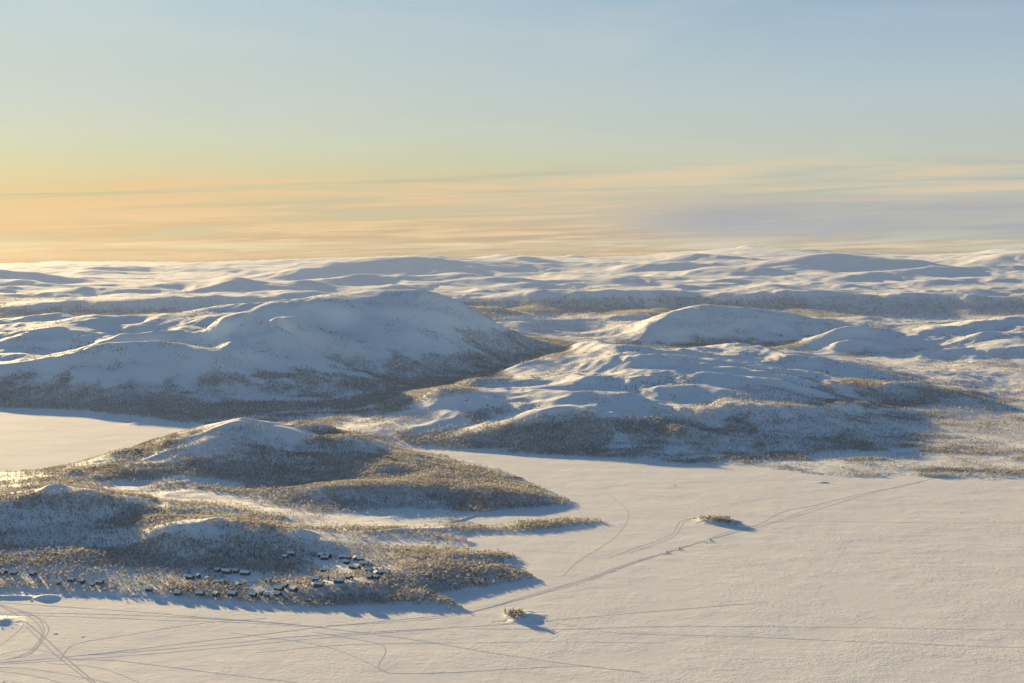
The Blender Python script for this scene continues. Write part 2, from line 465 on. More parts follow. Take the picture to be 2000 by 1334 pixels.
# relief noise, each octave faded where it would fight the drawn forms or the grid
relief = np.zeros_like(X)
wx = X + 0.25 * 300 * perlin(X / 300 + 3.3, Y / 300)
wy = Y + 0.25 * 300 * perlin(X / 300 + 9.3, Y / 300 + 4.4)
for k, lam in enumerate([3200, 1600, 800, 400, 200, 100, 50, 25]):
    fade = 1 - sstep(lam * 130, lam * 240, Y)
    w = sstep(lam * 4.0, lam * 8.0, Y)
    if lam <= 400:
        w = np.maximum(w, 0.9 if lam < 400 else 0.55)
    elif lam == 800:
        w = np.maximum(w, 0.25)
    nz = perlin(wx / lam + k * 7.7, wy / lam / 1.1 + k * 3.1)
    if k % 2 == 0:
        nz = (0.30 - np.sqrt(nz * nz + 0.006)) * 1.3
    relief += w * fade * nz * lam * {3200: 0.018, 1600: 0.024, 800: 0.034, 400: 0.042, 200: 0.044, 100: 0.044, 50: 0.044, 25: 0.038}[lam]
up = sstep(0.5, 22.0, Z0)
far_amp = 1.0 - 0.42 * sstep(6000, 11000, Y)
Z = np.where(lake, 0.0, np.maximum(Z0, 0.35) + relief * (0.10 + 0.90 * up) * far_amp)
Z = np.where(lake, 0.0, np.maximum(Z, 0.3 + 0.25 * (fbm(X, Y, 30, 3, 0.6, 5.0) + 0.6)))


def first_hit(px, py):
    q, yy, k = ray(px, py)
    q /= yy
    j = int(np.clip(np.searchsorted(S, q), 1, nc - 1))
    d = np.exp(R)
    hit = np.nonzero(CAM_H + d * k / yy <= Z[:, j])[0]
    i = hit[0] if len(hit) else nr - 1
    return q * d[i], d[i]


RIDGES = [  # crest lines on the slopes: pixels, height added, half width in metres
    # western fell
    ([(0, 726), (70, 712), (135, 704), (200, 681), (300, 676), (365, 689), (410, 701)], 11, 45), ([(30, 698), (90, 681), (125, 672), (175, 665), (250, 668)], 8, 40),
    ([(20, 673), (60, 653), (90, 648), (120, 647), (170, 655)], 9, 40), ([(310, 665), (345, 651), (390, 637)], 8, 35),
    ([(420, 661), (440, 642), (470, 630), (500, 630), (540, 639), (575, 652), (625, 674), (675, 694)], 15, 42), ([(470, 698), (490, 694)], 13, 24), ([(445, 668), (455, 680)], 10, 18), ([(430, 652), (450, 646)], 8, 16), ([(505, 668), (530, 690)], 7, 22),
    ([(530, 613), (595, 607), (665, 615)], 9, 50), ([(575, 645), (650, 638), (725, 634)], 11, 40), ([(700, 628), (750, 619), (800, 615), (875, 627)], 13, 44), ([(600, 666), (680, 666)], 6, 28),
    ([(60, 622), (130, 619), (190, 627)], 8, 50), ([(560, 745), (620, 735)], 5, 30), ([(150, 740), (260, 735)], 5, 40), ([(780, 660), (850, 668)], 7, 45),
    # central fell
    ([(1140, 676), (1165, 671), (1190, 680)], 7, 30), ([(1205, 684), (1245, 682), (1280, 686)], 6, 30), ([(1200, 710), (1245, 703), (1290, 710)], 9, 38), ([(1105, 740), (1120, 737), (1150, 744)], 8, 28),
    ([(1040, 770), (1090, 774), (1140, 772), (1200, 778)], 7, 36), ([(1255, 742), (1275, 740)], 7, 20), ([(990, 728), (1040, 710), (1080, 699)], 7, 40), ([(1320, 692), (1350, 686), (1390, 686)], 7, 32),
    ([(1450, 678), (1500, 690), (1560, 702)], 8, 38), ([(1600, 707), (1640, 713), (1700, 731)], 8, 38), ([(850, 771), (900, 776), (960, 790), (1020, 797)], 7, 36), ([(1380, 737), (1450, 744), (1530, 752)], 7, 28),
    ([(930, 750), (980, 745), (1030, 748)], 6, 26), ([(1060, 812), (1110, 804), (1150, 812)], 8, 30), ([(1300, 765), (1360, 760), (1420, 772)], 6, 34),
    ([(1690, 769), (1740, 759), (1800, 759), (1860, 776)], 10, 38), ([(1640, 802), (1700, 797), (1760, 806)], 7, 32), ([(1500, 800), (1560, 806), (1640, 830)], 6, 30),
    # fells on the right
    ([(1270, 641), (1310, 618), (1345, 609)], 9, 45), ([(1290, 656), (1340, 647), (1390, 640)], 11, 48), ([(1400, 624), (1460, 626), (1520, 634)], 9, 45), ([(1430, 606), (1480, 606)], 6, 40),
    ([(1600, 669), (1620, 657), (1640, 652), (1690, 650)], 13, 42), ([(1640, 674), (1690, 670)], 9, 34), ([(1720, 686), (1770, 667), (1830, 652), (1870, 642)], 13, 55), ([(1850, 662), (1920, 657)], 11, 46),
    ([(1900, 641), (1965, 629)], 11, 46), ([(1800, 691), (1880, 686)], 9, 38), ([(1940, 690), (2000, 684)], 9, 38),
    # headland
    ([(325, 870), (380, 856), (430, 839), (465, 828)], 4.5, 13), ([(235, 885), (262, 883)], 4, 13), ([(600, 840), (619, 834), (640, 837)], 4, 13), ([(655, 866), (680, 860), (705, 868)], 5, 15),
    ([(510, 900), (560, 893), (600, 900)], 4, 15), ([(620, 918), (670, 914)], 3.5, 14), ([(95, 953), (112, 951)], 3.5, 10), ([(140, 925), (190, 935)], 4, 13), ([(760, 900), (820, 906), (870, 916)], 3, 13),
    ([(250, 985), (300, 980), (360, 990)], 3, 13), ([(280, 1020), (340, 1015)], 3, 12), ([(430, 1020), (520, 1030), (600, 1040)], 2.5, 12), ([(760, 1012), (805, 1005), (850, 1006)], 1.5, 10), ([(720, 1042), (800, 1036), (880, 1034)], 2.2, 10),
    ([(60, 1080), (130, 1078), (190, 1090)], 2.5, 12), ([(880, 1090), (950, 1088), (1000, 1100)], 2.2, 10), ([(940, 1118), (1000, 1112), (1040, 1122)], 1.8, 8), ([(430, 900), (470, 893)], 3, 12), ([(360, 905), (400, 908)], 3, 12),
]
FAR = [[(80, 598), (135, 595), (230, 597)], [(90, 579), (190, 567), (250, 575)], [(280, 567), (350, 557), (420, 554), (470, 563)], [(430, 567), (480, 556), (530, 565)], [(30, 556), (90, 547), (140, 550)],
       [(470, 578), (530, 575), (585, 576)], [(720, 547), (790, 540), (850, 538), (900, 547)], [(600, 555), (680, 550)], [(1215, 551), (1290, 540), (1380, 540), (1460, 547)], [(1000, 550), (1080, 554)],
       [(1140, 577), (1200, 574)], [(1000, 542), (1080, 538), (1140, 547)], [(1340, 565), (1420, 559)], [(1500, 567), (1560, 560), (1640, 562)], [(1560, 547), (1620, 540)], [(1650, 550), (1720, 537), (1800, 533)],
       [(1800, 557), (1900, 550), (2000, 552)], [(1850, 532), (1930, 526), (2000, 526)], [(1450, 582), (1560, 577), (1650, 582)], [(1700, 587), (1800, 580), (1900, 584)], [(1250, 523), (1330, 519)], [(900, 533), (980, 528)],
       [(950, 554), (1040, 560)], [(200, 528), (320, 526), (440, 529)], [(80, 533), (180, 536)], [(480, 538), (600, 535)], [(300, 590), (420, 584), (520, 590)], [(760, 565), (860, 560), (960, 570)], [(-80, 540), (0, 535), (60, 543)],
       [(1080, 522), (1180, 519)], [(1400, 528), (1480, 530)], [(660, 522), (560, 524)], [(980, 575), (1060, 580)], [(0, 570), (60, 566)], [(560, 545), (640, 542)], [(1900, 572), (2000, 570)]]
for pl in FAR:
    d_ = first_hit(*pl[len(pl) // 2])[1]
    RIDGES.append((pl, max(16.5, d_ * 0.0023), d_ * 0.018))
crest = []
for pl, amp, wd in RIDGES:
    crest.append(([first_hit(*p) for p in pl], amp, wd))
for P_, amp, wd in crest:
    x0, x1 = min(p[0] for p in P_) - 4 * wd, max(p[0] for p in P_) + 4 * wd
    y0, y1 = min(p[1] for p in P_) - 4 * wd, max(p[1] for p in P_) + 4 * wd
    i0, i1 = np.searchsorted(np.exp(R), [y0, y1])
    sub = (slice(i0, max(i1, i0 + 1)), slice(None))
    xs_, ys_ = X[sub], Y[sub]
    dmin = np.full(xs_.shape, 1e9)
    for (ax, ay), (bx, by) in zip(P_[:-1], P_[1:]):
        vx, vy = bx - ax, by - ay
        t_ = np.clip(((xs_ - ax) * vx + (ys_ - ay) * vy) / (vx * vx + vy * vy + 1e-9), 0, 1)
        dmin = np.minimum(dmin, np.hypot(xs_ - ax - t_ * vx, ys_ - ay - t_ * vy))
    dmin = dmin * (1 + 0.35 * fbm(xs_, ys_, wd * 2.5, 3, 0.6, amp))
    Z[sub] += np.where(lake[sub] | ((amp > 16) & (ys_ < 6200)), 0, amp * np.exp(-np.abs(dmin / wd) ** 1.6))



def bump(px, py, wx, wy, h, rot=0.0, skew=0.0):
    """an islet or snow bank: centre pixel on the ice, half sizes in metres, height"""
    cx, cyy, _ = pt(px, py, z=0)
    dx, dy = X - cx, Y - cyy
    c, s = math.cos(rot), math.sin(rot)
    a, b = (dx * c + dy * s) / wx, (-dx * s + dy * c) / wy
    b = b + skew * (1 - a * a) * 0.3
    r = np.sqrt(a * a + b * b) + 0.18 * fbm(X, Y, 18, 3, 0.6, px * 0.01)
    return h * (lambda q_: q_ * q_ * (3 - 2 * q_))(np.clip(1.05 - r, 0, 1))


islet = np.zeros_like(X)
for args in [(1022, 1205, 20, 26, 3.4, 0.2), (1404, 1019, 30, 24, 3.2, -0.35), (88, 1168, 16, 9, 3.0, 0.1), (25, 1167, 34, 9, 2.2, 0.05), (2, 1213, 22, 18, 2.2, 0.0),
             (268, 828, 24, 26, 2.2, 0.0), (1604, 942, 17, 8, 0.9, 0.0), (955, 1163, 10, 10, 0.4, 0)]:
    islet = np.maximum(islet, bump(*args))
isl = lake & (islet > 0.12)
Z = np.where(isl, islet, Z)
land_cls = np.where(lake, 0, 1)
land_cls[isl] = 2
land_cls[(~lake) & (PX0 > -3000) & (((Y > 2330) | (PX0 > 1200)))] = 3
# east of the strait the central fell starts nearer
land_cls[(land_cls == 3) & (Y > 5600)] = 4
VPX, VPY = to_px(X, Y, Z)


def surface(px, py):
    """where the view ray through a pixel first meets the land"""
    s, yy, k = ray(px, py)
    s /= yy
    j = int(np.clip(np.searchsorted(S, s), 1, nc - 1))
    f = (s - S[j - 1]) / (S[j] - S[j - 1])
    zc = Z[:, j - 1] * (1 - f) + Z[:, j] * f
    d = np.exp(R)
    rz = CAM_H + d * k / yy
    hit = np.nonzero(rz <= zc)[0]
    i = hit[0] if len(hit) else nr - 1
    if i == 0:
        return s * d[0], d[0], zc[0]
    a, b = rz[i - 1] - zc[i - 1], rz[i] - zc[i]
    t = a / (a - b)
    dd = d[i - 1] + (d[i] - d[i - 1]) * t
    return s * dd, dd, zc[i - 1] * (1 - t) + zc[i] * t


def ground_z(x, y):
    s = x / y
    j = int(np.clip(np.searchsorted(S, s), 1, nc - 1))
    i = int(np.clip(np.searchsorted(R, math.log(y)), 1, nr - 1))
    f = (s - S[j - 1]) / (S[j] - S[j - 1])
    g = (math.log(y) - R[i - 1]) / (R[i] - R[i - 1])
    return float((Z[i - 1, j - 1] * (1 - f) + Z[i - 1, j] * f) * (1 - g) + (Z[i, j - 1] * (1 - f) + Z[i, j] * f) * g)


# ------------------------------------------------------------------ vegetation density (0..1) per grid vertex
n_big = fbm(X, Y, 260, 4, 0.55, 3.0)
n_mid = fbm(X, Y, 70, 4, 0.6, 4.0)
n_far = fbm(X, Y, 900, 4, 0.55, 6.0)
treeline = 42 + 22 * n_big + 10 * n_mid
treeline = np.where(Y > 5600, 62 + 40 * n_far + 14 * n_mid, treeline)
near_head = (Y < 2330) & (VPX < 1200)
treeline = np.where((Y > 2330) & (Y < 3900) & (VPX > 780), 30 + 16 * n_big + 12 * n_mid, treeline)
treeline = np.where((Y > 3900) & (Y < 5600), 24 + 14 * n_big + 8 * n_mid, treeline)
treeline = np.where(near_head, 38 + 16 * n_big + 14 * n_mid, treeline)
veg = sstep(10, -14, Z - treeline)
patch = sstep(-0.45, 0.25, n_mid + 0.5 * n_big)
veg = veg * (0.25 + 0.75 * patch)
n_str = fbm(X + 0.6 * Y, Y * 3.2, 210, 4, 0.55, 11.0)
lowland = sstep(22, 8, Z) * (Y < 3300)
veg = veg * (1 - lowland * 0.85 * sstep(0.12, -0.22, n_str))
jpx, jpy = VPX + 14 * n_mid, VPY + 5 * fbm(X, Y, 40, 3, 0.6, 8.0)


def region(poly, factor=None, floor=None, y0=0, y1=1e6):
    global veg
    m = in_poly(jpx, jpy, poly) & (Y > y0) & (Y < y1)
    if factor is not None:
        veg = np.where(m, veg * factor, veg)
    if floor is not None:
        veg = np.where(m, np.maximum(veg, floor), veg)


region([(-60, 955), (180, 965), (250, 1005), (330, 1040), (600, 1050), (800, 1072), (980, 1080), (1045, 1125), (900, 1178), (600, 1186), (300, 1160), (-60, 1148)], None, 0.85)
veg = np.where(near_head, veg * (1 - 0.55 * sstep(0.0, -0.3, n_str)), veg)
region([(190, 905), (330, 905), (420, 895), (560, 890), (700, 885), (900, 905), (1000, 940), (1085, 976), (950, 985), (700, 962), (560, 955), (400, 935)], None, 0.8)
region([(560, 935), (900, 935), (1000, 958), (1090, 976), (950, 990), (880, 990), (650, 996), (500, 985), (420, 955)], None, 0.6)
# open ground
region([(598, 1016), (680, 1000), (760, 992), (870, 996), (870, 1004), (800, 1013), (700, 1023), (610, 1025)], 0.05)
region([(220, 930), (330, 942), (450, 965), (640, 992), (600, 1004), (450, 982), (300, 958), (220, 945)], 0.5)
region([(595, 1094), (700, 1090), (705, 1112), (690, 1122), (625, 1108)], 0.05)
region([(440, 1116), (505, 1120), (505, 1138), (460, 1142)], 0.05)
region([(478, 1143), (580, 1142), (560, 1158), (490, 1160)], 0.12)
region([(600, 1138), (720, 1128), (740, 1134), (610, 1150)], 0.25)
region([(360, 1120), (420, 1120), (440, 1135), (370, 1135)], 0.4)
region([(-50, 1150), (120, 1150), (140, 1162), (-50, 1168)], 0.1)
region([(300, 860), (430, 832), (520, 832), (560, 870), (500, 900), (380, 902)], None, 0.22)
region([(1640, 690), (1760, 700), (2100, 735), (2100, 765), (1900, 745), (1700, 722)], 0.12)
region([(1560, 888), (1700, 880), (1900, 862), (1720, 892), (1600, 905)], 0.1)
region([(1700, 902), (2100, 898), (2100, 915), (1720, 912)], 0.2)
region([(1500, 912), (1640, 920), (1760, 915), (1600, 905)], 0.4)
region([(1700, 605), (2300, 600), (2300, 720), (1700, 695)], 0.25)
region([(1550, 560), (2300, 560), (2300, 625), (1550, 622)], 0.8)
region([(1480, 578), (2300, 585), (2300, 618), (1480, 614)], None, 0.5, 5700)
region([(1230, 690), (1650, 690), (1650, 740), (1480, 790), (1200, 780), (1000, 770), (1000, 700)], 0.04)
region([(0, 545), (560, 545), (560, 600), (0, 600)], 0.3)
region([(190, 622), (390, 622), (390, 638), (190, 638)], 0.0)
region([(960, 595), (1300, 600), (1320, 640), (1240, 665), (1130, 670), (1000, 640)], 0.2)
region([(1450, 690), (2100, 700), (2100, 800), (1900, 765), (1700, 745)], 0.3)
region([(1850, 790), (2100, 780), (2100, 900), (1900, 880)], 0.45)
# denser wood
region([(900, 1030), (1000, 1026), (1060, 1016), (1185, 1011), (1185, 1022), (1060, 1038), (900, 1046)], None, 0.6)
region([(1040, 815), (1150, 800), (1190, 830), (1180, 885), (1040, 880), (800, 865), (760, 840), (900, 850)], None, 0.85)
region([(900, 585), (1560, 582), (1600, 618), (900, 612)], None, 0.8, 5700)
region([(810, 742), (960, 722), (1000, 735), (900, 770), (790, 790), (640, 825), (600, 825), (760, 790)], None, 0.75)
region([(880, 640), (1000, 650), (1110, 676), (1120, 692), (1000, 712), (830, 735), (820, 690), (950, 700)], None, 0.65)
region([(-300, 755), (320, 765), (420, 790), (650, 782), (760, 760), (780, 790), (600, 800), (330, 828), (200, 806), (-300, 795)], None, 0.85)
region([(1500, 745), (1640, 800), (1800, 850), (1750, 872), (1450, 890), (1200, 860), (1300, 810)], None, 0.3)
region([(1660, 765), (1900, 765), (1990, 820), (1990, 850), (1700, 830)], None, 0.28)
veg[lake & ~isl] = 0
veg[isl] = 0
veg[Z <= 0.32] = 0
# the islets' own thickets
for ipx, ipy, rx, ry in [(1010, 1204, 20, 5), (1398, 1016, 32, 4), (268, 827, 12, 2), (2, 1209, 20, 4)]:
    m = isl & (((VPX - ipx) / rx) ** 2 + ((VPY - ipy) / ry) ** 2 < 1)
    veg[m] = 0.8 if ipx > 300 else 0.2

# ------------------------------------------------------------------ materials


def new_mat(name):
    m = bpy.data.materials.new(name)
    m.use_nodes = True
    t = NT(m.node_tree)
    out = t.n('ShaderNodeOutputMaterial')
    b = t.n('ShaderNodeBsdfPrincipled')
    t.link(b.outputs[0], out.inputs['Surface'])
    b.inputs['Roughness'].default_value = 0.75
    b.inputs['Specular IOR Level'].default_value = 0.06
    return m, t, b, out


def mat_land():
    m, t, b, out = new_mat('snow_and_heath')
    geo = t.n('ShaderNodeNewGeometry')
    pos = geo.outputs['Position']
    at = t.n('ShaderNodeAttribute', attribute_name='veg')
    veg_s = at.outputs['Fac']
    n_a = t.noise(pos, 0.045, 5.0, 0.65)
    n_b = t.noise(pos, 0.22, 4.0, 0.65)
    n_c = t.noise(pos, 0.009, 4.0, 0.6)
    # heath and willow scrub showing through the snow
    cover = t.math('MULTIPLY', veg_s, t.rng(t.math('ADD', t.math('MULTIPLY', n_a, 0.5), t.math('MULTIPLY', n_b, 0.5)), 0.40, 0.62))
    cover = t.math('MULTIPLY', cover, 0.5)
    speck = t.math('MULTIPLY', t.rng(n_b, 0.66, 0.74), t.rng(n_c, 0.46, 0.62))
    cover = t.math('MAXIMUM', cover, t.math('MULTIPLY', speck, 0.55))
    snow = t.mix(n_c, (0.84, 0.85, 0.87, 1), (0.90, 0.90, 0.90, 1))
    heath = t.mix(n_b, (0.24, 0.23, 0.22, 1), (0.36, 0.35, 0.34, 1))
    t.link(t.mix(cover, snow, heath), b.inputs['Base Color'])
    bp = t.n('ShaderNodeBump')
    bp.inputs['Strength'].default_value = 0.8
    bp.inputs['Distance'].default_value = 1.0
    h = t.math('ADD', t.math('MULTIPLY', t.noise(pos, 0.035, 5.0, 0.6), 2.4), t.math('MULTIPLY', n_b, 0.35))
    t.link(h, bp.inputs['Height'])
    t.link(bp.outputs[0], b.inputs['Normal'])
    return m


def mat_lake():
    m, t, b, out = new_mat('wind_packed_snow')
    geo = t.n('ShaderNodeNewGeometry')
    pos = geo.outputs['Position']
    mp = t.n('ShaderNodeMapping')
    mp.inputs['Rotation'].default_value = (0, 0, math.radians(14))
    mp.inputs['Scale'].default_value = (0.75, 1.0, 1.0)
    t.link(pos, mp.inputs['Vector'])
    v = mp.outputs[0]
    b.inputs['Roughness'].default_value = 0.95
    b.inputs['Specular IOR Level'].default_value = 0.02
    n1 = t.noise(v, 0.36, 4.0, 0.65, 0.3)
    n2 = t.noise(v, 0.035, 3.0, 0.55)
    n3 = t.noise(pos, 0.004, 4.0, 0.6)
    b_c = t.mix(n3, (0.82, 0.83, 0.85, 1), (0.90, 0.90, 0.90, 1))
    t.link(b_c, b.inputs['Base Color'])
    bp = t.n('ShaderNodeBump')
    bp.inputs['Strength'].default_value = 1.0
    bp.inputs['Distance'].default_value = 1.0
    h = t.math('ADD', t.math('MULTIPLY', n1, 0.37), t.math('MULTIPLY', n2, 0.3))
    n5 = t.noise(pos, 0.011, 4.0, 0.6)
    h = t.math('MULTIPLY', h, t.rng(n5, 0.36, 0.64, 0.45, 1.35))
    h = t.math('ADD', h, t.math('MULTIPLY', n5, 0.25))
    t.link(h, bp.inputs['Height'])
    t.link(bp.outputs[0], b.inputs['Normal'])
    return m


def mat_plain(name, c, rough=0.7, var=0.25, scale=3.0):
    m, t, b, out = new_mat(name)
    tc = t.n('ShaderNodeTexCoord')
    n = t.noise(tc.outputs['Object'], scale, 4.0, 0.6)
    lo = tuple(x * (1 - var) for x in c) + (1,)
    hi = tuple(min(1, x * (1 + var)) for x in c) + (1,)
    t.link(t.mix(n, lo, hi), b.inputs['Base Color'])
    b.inputs['Roughness'].default_value = rough
    return m


def mat_twigs():
    """bare birch twigs with rime: diffuse and a good deal of light passing through"""
    m, t, b, out = new_mat('rimed_twigs')
    oi = t.n('ShaderNodeObjectInfo')
    geo = t.n('ShaderNodeNewGeometry')
    n = t.noise(geo.outputs['Position'], 0.02, 3.0, 0.6)
    f = t.math('ADD', t.math('MULTIPLY', oi.outputs['Random'], 0.5), t.math('MULTIPLY', n, 0.5))
    c = t.ramp(f, [(0.2, (0.27, 0.262, 0.255, 1)), (0.5, (0.45, 0.44, 0.43, 1)), (0.8, (0.74, 0.735, 0.73, 1))])
    t.link(c, b.inputs['Base Color'])
    tr = t.n('ShaderNodeBsdfTranslucent')
    t.link(t.mix(1.0, c, (0.95, 0.93, 0.88, 1), 'MULTIPLY'), tr.inputs[0])
    mx = t.n('ShaderNodeMixShader')
    mx.inputs[0].default_value = 0.42
    t.link(b.outputs[0], mx.inputs[1])
    t.link(tr.outputs[0], mx.inputs[2])
    t.link(mx.outputs[0], out.inputs['Surface'])
    return m


M_LAND, M_LAKE, M_TWIG = mat_land(), mat_lake(), mat_twigs()
M_BARK = mat_plain('birch_bark', (0.34, 0.33, 0.325))
M_SNOW = mat_plain('fresh_snow', (0.86, 0.87, 0.89), 0.8, 0.03, 1.0)
M_TRACK = mat_plain('packed_track_snow', (0.64, 0.66, 0.70), 0.95, 0.08, 0.4)
M_TRACK.node_tree.nodes['Principled BSDF'].inputs['Specular IOR Level'].default_value = 0.0
M_WALL = mat_plain('dark_log_wall', (0.10, 0.082, 0.068), 0.8, 0.3, 2.0)
M_WALL2 = mat_plain('brown_log_wall', (0.10, 0.055, 0.03), 0.8, 0.3, 2.0)
M_FELT = mat_plain('dark_roof_felt', (0.03, 0.03, 0.032), 0.7, 0.2, 2.0)
M_GLASS = mat_plain('dark_window', (0.02, 0.025, 0.03), 0.15, 0.1, 2.0)
M_STONE = mat_plain('grey_rock', (0.12, 0.115, 0.11), 0.9, 0.4, 1.5)

# ------------------------------------------------------------------ terrain meshes (one sheet cut along its natural lines)


def build_sheet():
    co = np.stack([X, Y, Z], -1).reshape(-1, 3)
    # normals from the whole grid
    du = np.empty((nr, nc, 3))
    dv = np.empty((nr, nc, 3))
    g3 = co.reshape(nr, nc, 3)
    du[:, 1:-1] = g3[:, 2:] - g3[:, :-2]
    du[:, 0] = g3[:, 1] - g3[:, 0]
    du[:, -1] = g3[:, -1] - g3[:, -2]
    dv[1:-1] = g3[2:] - g3[:-2]
    dv[0] = g3[1] - g3[0]
    dv[-1] = g3[-1] - g3[-2]
    N = np.cross(du, dv)
    N /= np.linalg.norm(N, axis=-1, keepdims=True)
    N = N.reshape(-1, 3)
    idx = np.arange(nr * nc).reshape(nr, nc)
    quads = np.stack([idx[:-1, :-1], idx[:-1, 1:], idx[1:, 1:], idx[1:, :-1]], -1).reshape(-1, 4)
    cls = land_cls.reshape(-1)[quads]
    fc = np.where((cls == 0).all(1), 0, np.where(cls == 0, 9, cls).min(1))
    vv = veg.reshape(-1)
    for k, name, mat in [(0, 'frozen_lake', M_LAKE), (1, 'headland', M_LAND), (2, 'islet_ground', M_LAND), (3, 'hills', M_LAND), (4, 'far_hills', M_LAND)]:
        q = quads[fc == k]
        used = np.unique(q)
        remap = np.full(nr * nc, -1)
        remap[used] = np.arange(len(used))
        q = remap[q]
        me = bpy.data.meshes.new(name)
        me.vertices.add(len(used))
        me.vertices.foreach_set('co', co[used].astype(np.float32).ravel())
        me.loops.add(q.size)
        me.loops.foreach_set('vertex_index', q.astype(np.int32).ravel())
        me.polygons.add(len(q))
        me.polygons.foreach_set('loop_start', np.arange(0, q.size, 4, dtype=np.int32))
        me.polygons.foreach_set('use_smooth', np.ones(len(q), bool))
        me.update(calc_edges=True)
        a = me.attributes.new('veg', 'FLOAT', 'POINT')
        a.data.foreach_set('value', vv[used].astype(np.float32))
        me.normals_split_custom_set_from_vertices(N[used].astype(np.float32).tolist())
        me.materials.append(mat)
        o = bpy.data.objects.new(name, me)
        o['kind'] = 'structure'
        col.objects.link(o)


build_sheet()

# ------------------------------------------------------------------ small builders


def mesh_obj(name, verts, faces, mats, midx=None, parent=None, smooth=False):
    me = bpy.data.meshes.new(name)
    me.from_pydata([tuple(v) for v in verts], [], faces)
    for m in mats:
        me.materials.append(m)
    if midx is not None:
        me.polygons.foreach_set('material_index', midx)
    if smooth:
        me.polygons.foreach_set('use_smooth', [True] * len(faces))
    me.update()
    o = bpy.data.objects.new(name, me)
    col.objects.link(o)
    if parent is not None:
        o.parent = parent
    return o


def thing(name, label, cat, loc, rz=0.0, group=None):
    o = bpy.data.objects.new(name, None)
    o.empty_display_size = 0.5
    o.location = loc
    o.rotation_euler = (0, 0, rz)
    o['label'] = label
    o['category'] = cat
    if group:
        o['group'] = group
    col.objects.link(o)
    return o


def tag(o, label, cat, group=None):
    o['label'] = label
    o['category'] = cat
    if group:
        o['group'] = group
    return o


def tube(path, radii, seg=5):
    V, F = [], []
    n = len(path)
    for i, p in enumerate(path):
        p = Vector(p)
        a = Vector(path[min(i + 1, n - 1)]) - Vector(path[max(i - 1, 0)])
        q = a.to_track_quat('Z', 'Y')
        for s in range(seg):
            an = 2 * math.pi * s / seg
            V.append(p + q @ Vector((math.cos(an) * radii[i], math.sin(an) * radii[i], 0)))
    for i in range(n - 1):
        for s in range(seg):
            s2 = (s + 1) % seg
            F.append((i * seg + s, i * seg + s2, (i + 1) * seg + s2, (i + 1) * seg + s))
    F.append(tuple(range(seg))[::-1])
    F.append(tuple((n - 1) * seg + s for s in range(seg)))
    return V, F


# ------------------------------------------------------------------ birches


def birch_mesh(name, seed, h, w, twigs, twig_mat=None):
    rnd = random.Random(seed)
    V, F, MI = [], [], []

    def put(v, f, mi):
        b = len(V)
        V.extend(v)
        F.extend(tuple(i + b for i in q) for q in f)
        MI.extend([mi] * len(f))
    tips = []
    stems = rnd.choice([1, 2, 3])
    for s in range(stems):
        an = rnd.random() * 6.28
        lean = (0.10 if stems == 1 else 0.28) * h
        top = Vector((math.cos(an) * lean, math.sin(an) * lean, h * rnd.uniform(0.85, 1.0)))
        mid = Vector((top.x * 0.35, top.y * 0.35, top.z * 0.5))
        put(*tube([(0, 0, -0.5), mid, top], [0.10 + 0.012 * h, 0.06 + 0.006 * h, 0.015], 4), 0)
        for k in range(5):
            f = rnd.uniform(0.25, 0.85)
            st = mid * (f / 0.5) if f < 0.5 else mid.lerp(top, (f - 0.5) / 0.5)
            a2 = rnd.random() * 6.28
            ln = w * 0.5 * rnd.uniform(0.55, 1.0) * (1.15 - 0.6 * f)
            en = st + Vector((math.cos(a2) * ln, math.sin(a2) * ln, ln * rnd.uniform(0.5, 1.1)))
            put(*tube([st, en], [0.045, 0.012], 3), 0)
            tips.append((st, en))
        tips.append((mid, top))
    for k in range(twigs):
        st, en = rnd.choice(tips)
        p = st.lerp(en, rnd.uniform(0.3, 1.08)) + Vector((rnd.gauss(0, 0.3), rnd.gauss(0, 0.3), rnd.gauss(0, 0.26)))
        up = Vector((rnd.gauss(0, 0.75), rnd.gauss(0, 0.75), rnd.uniform(0.1, 1.2))).normalized()
        sd_ = up.cross(Vector((rnd.gauss(0, 1), rnd.gauss(0, 1), rnd.gauss(0, 1)))).normalized()
        L, Wd = rnd.uniform(0.45, 0.95), rnd.uniform(0.07, 0.16)
        put([p - sd_ * Wd, p + sd_ * Wd, p + up * L + sd_ * Wd * 0.7, p + up * L - sd_ * Wd * 0.7], [(0, 1, 2, 3)], 1)
    me = bpy.data.meshes.new(name)
    me.from_pydata([tuple(v) for v in V], [], F)
    me.materials.append(M_BARK)
    me.materials.append(twig_mat or M_TWIG)
    me.polygons.foreach_set('material_index', MI)
    me.update()
    return me


M_SCRUB = mat_plain('dark_scrub_twigs', (0.21, 0.20, 0.19))
BIRCH = [birch_mesh('birch_tree', 11 + i, *hw) for i, hw in enumerate([(4.6, 3.2, 95), (3.8, 2.6, 80), (5.2, 3.0, 100), (3.2, 2.8, 85), (4.2, 3.6, 105)])]
SCRUB = birch_mesh('scrub_clump', 31, 2.0, 2.4, 70, M_SCRUB)


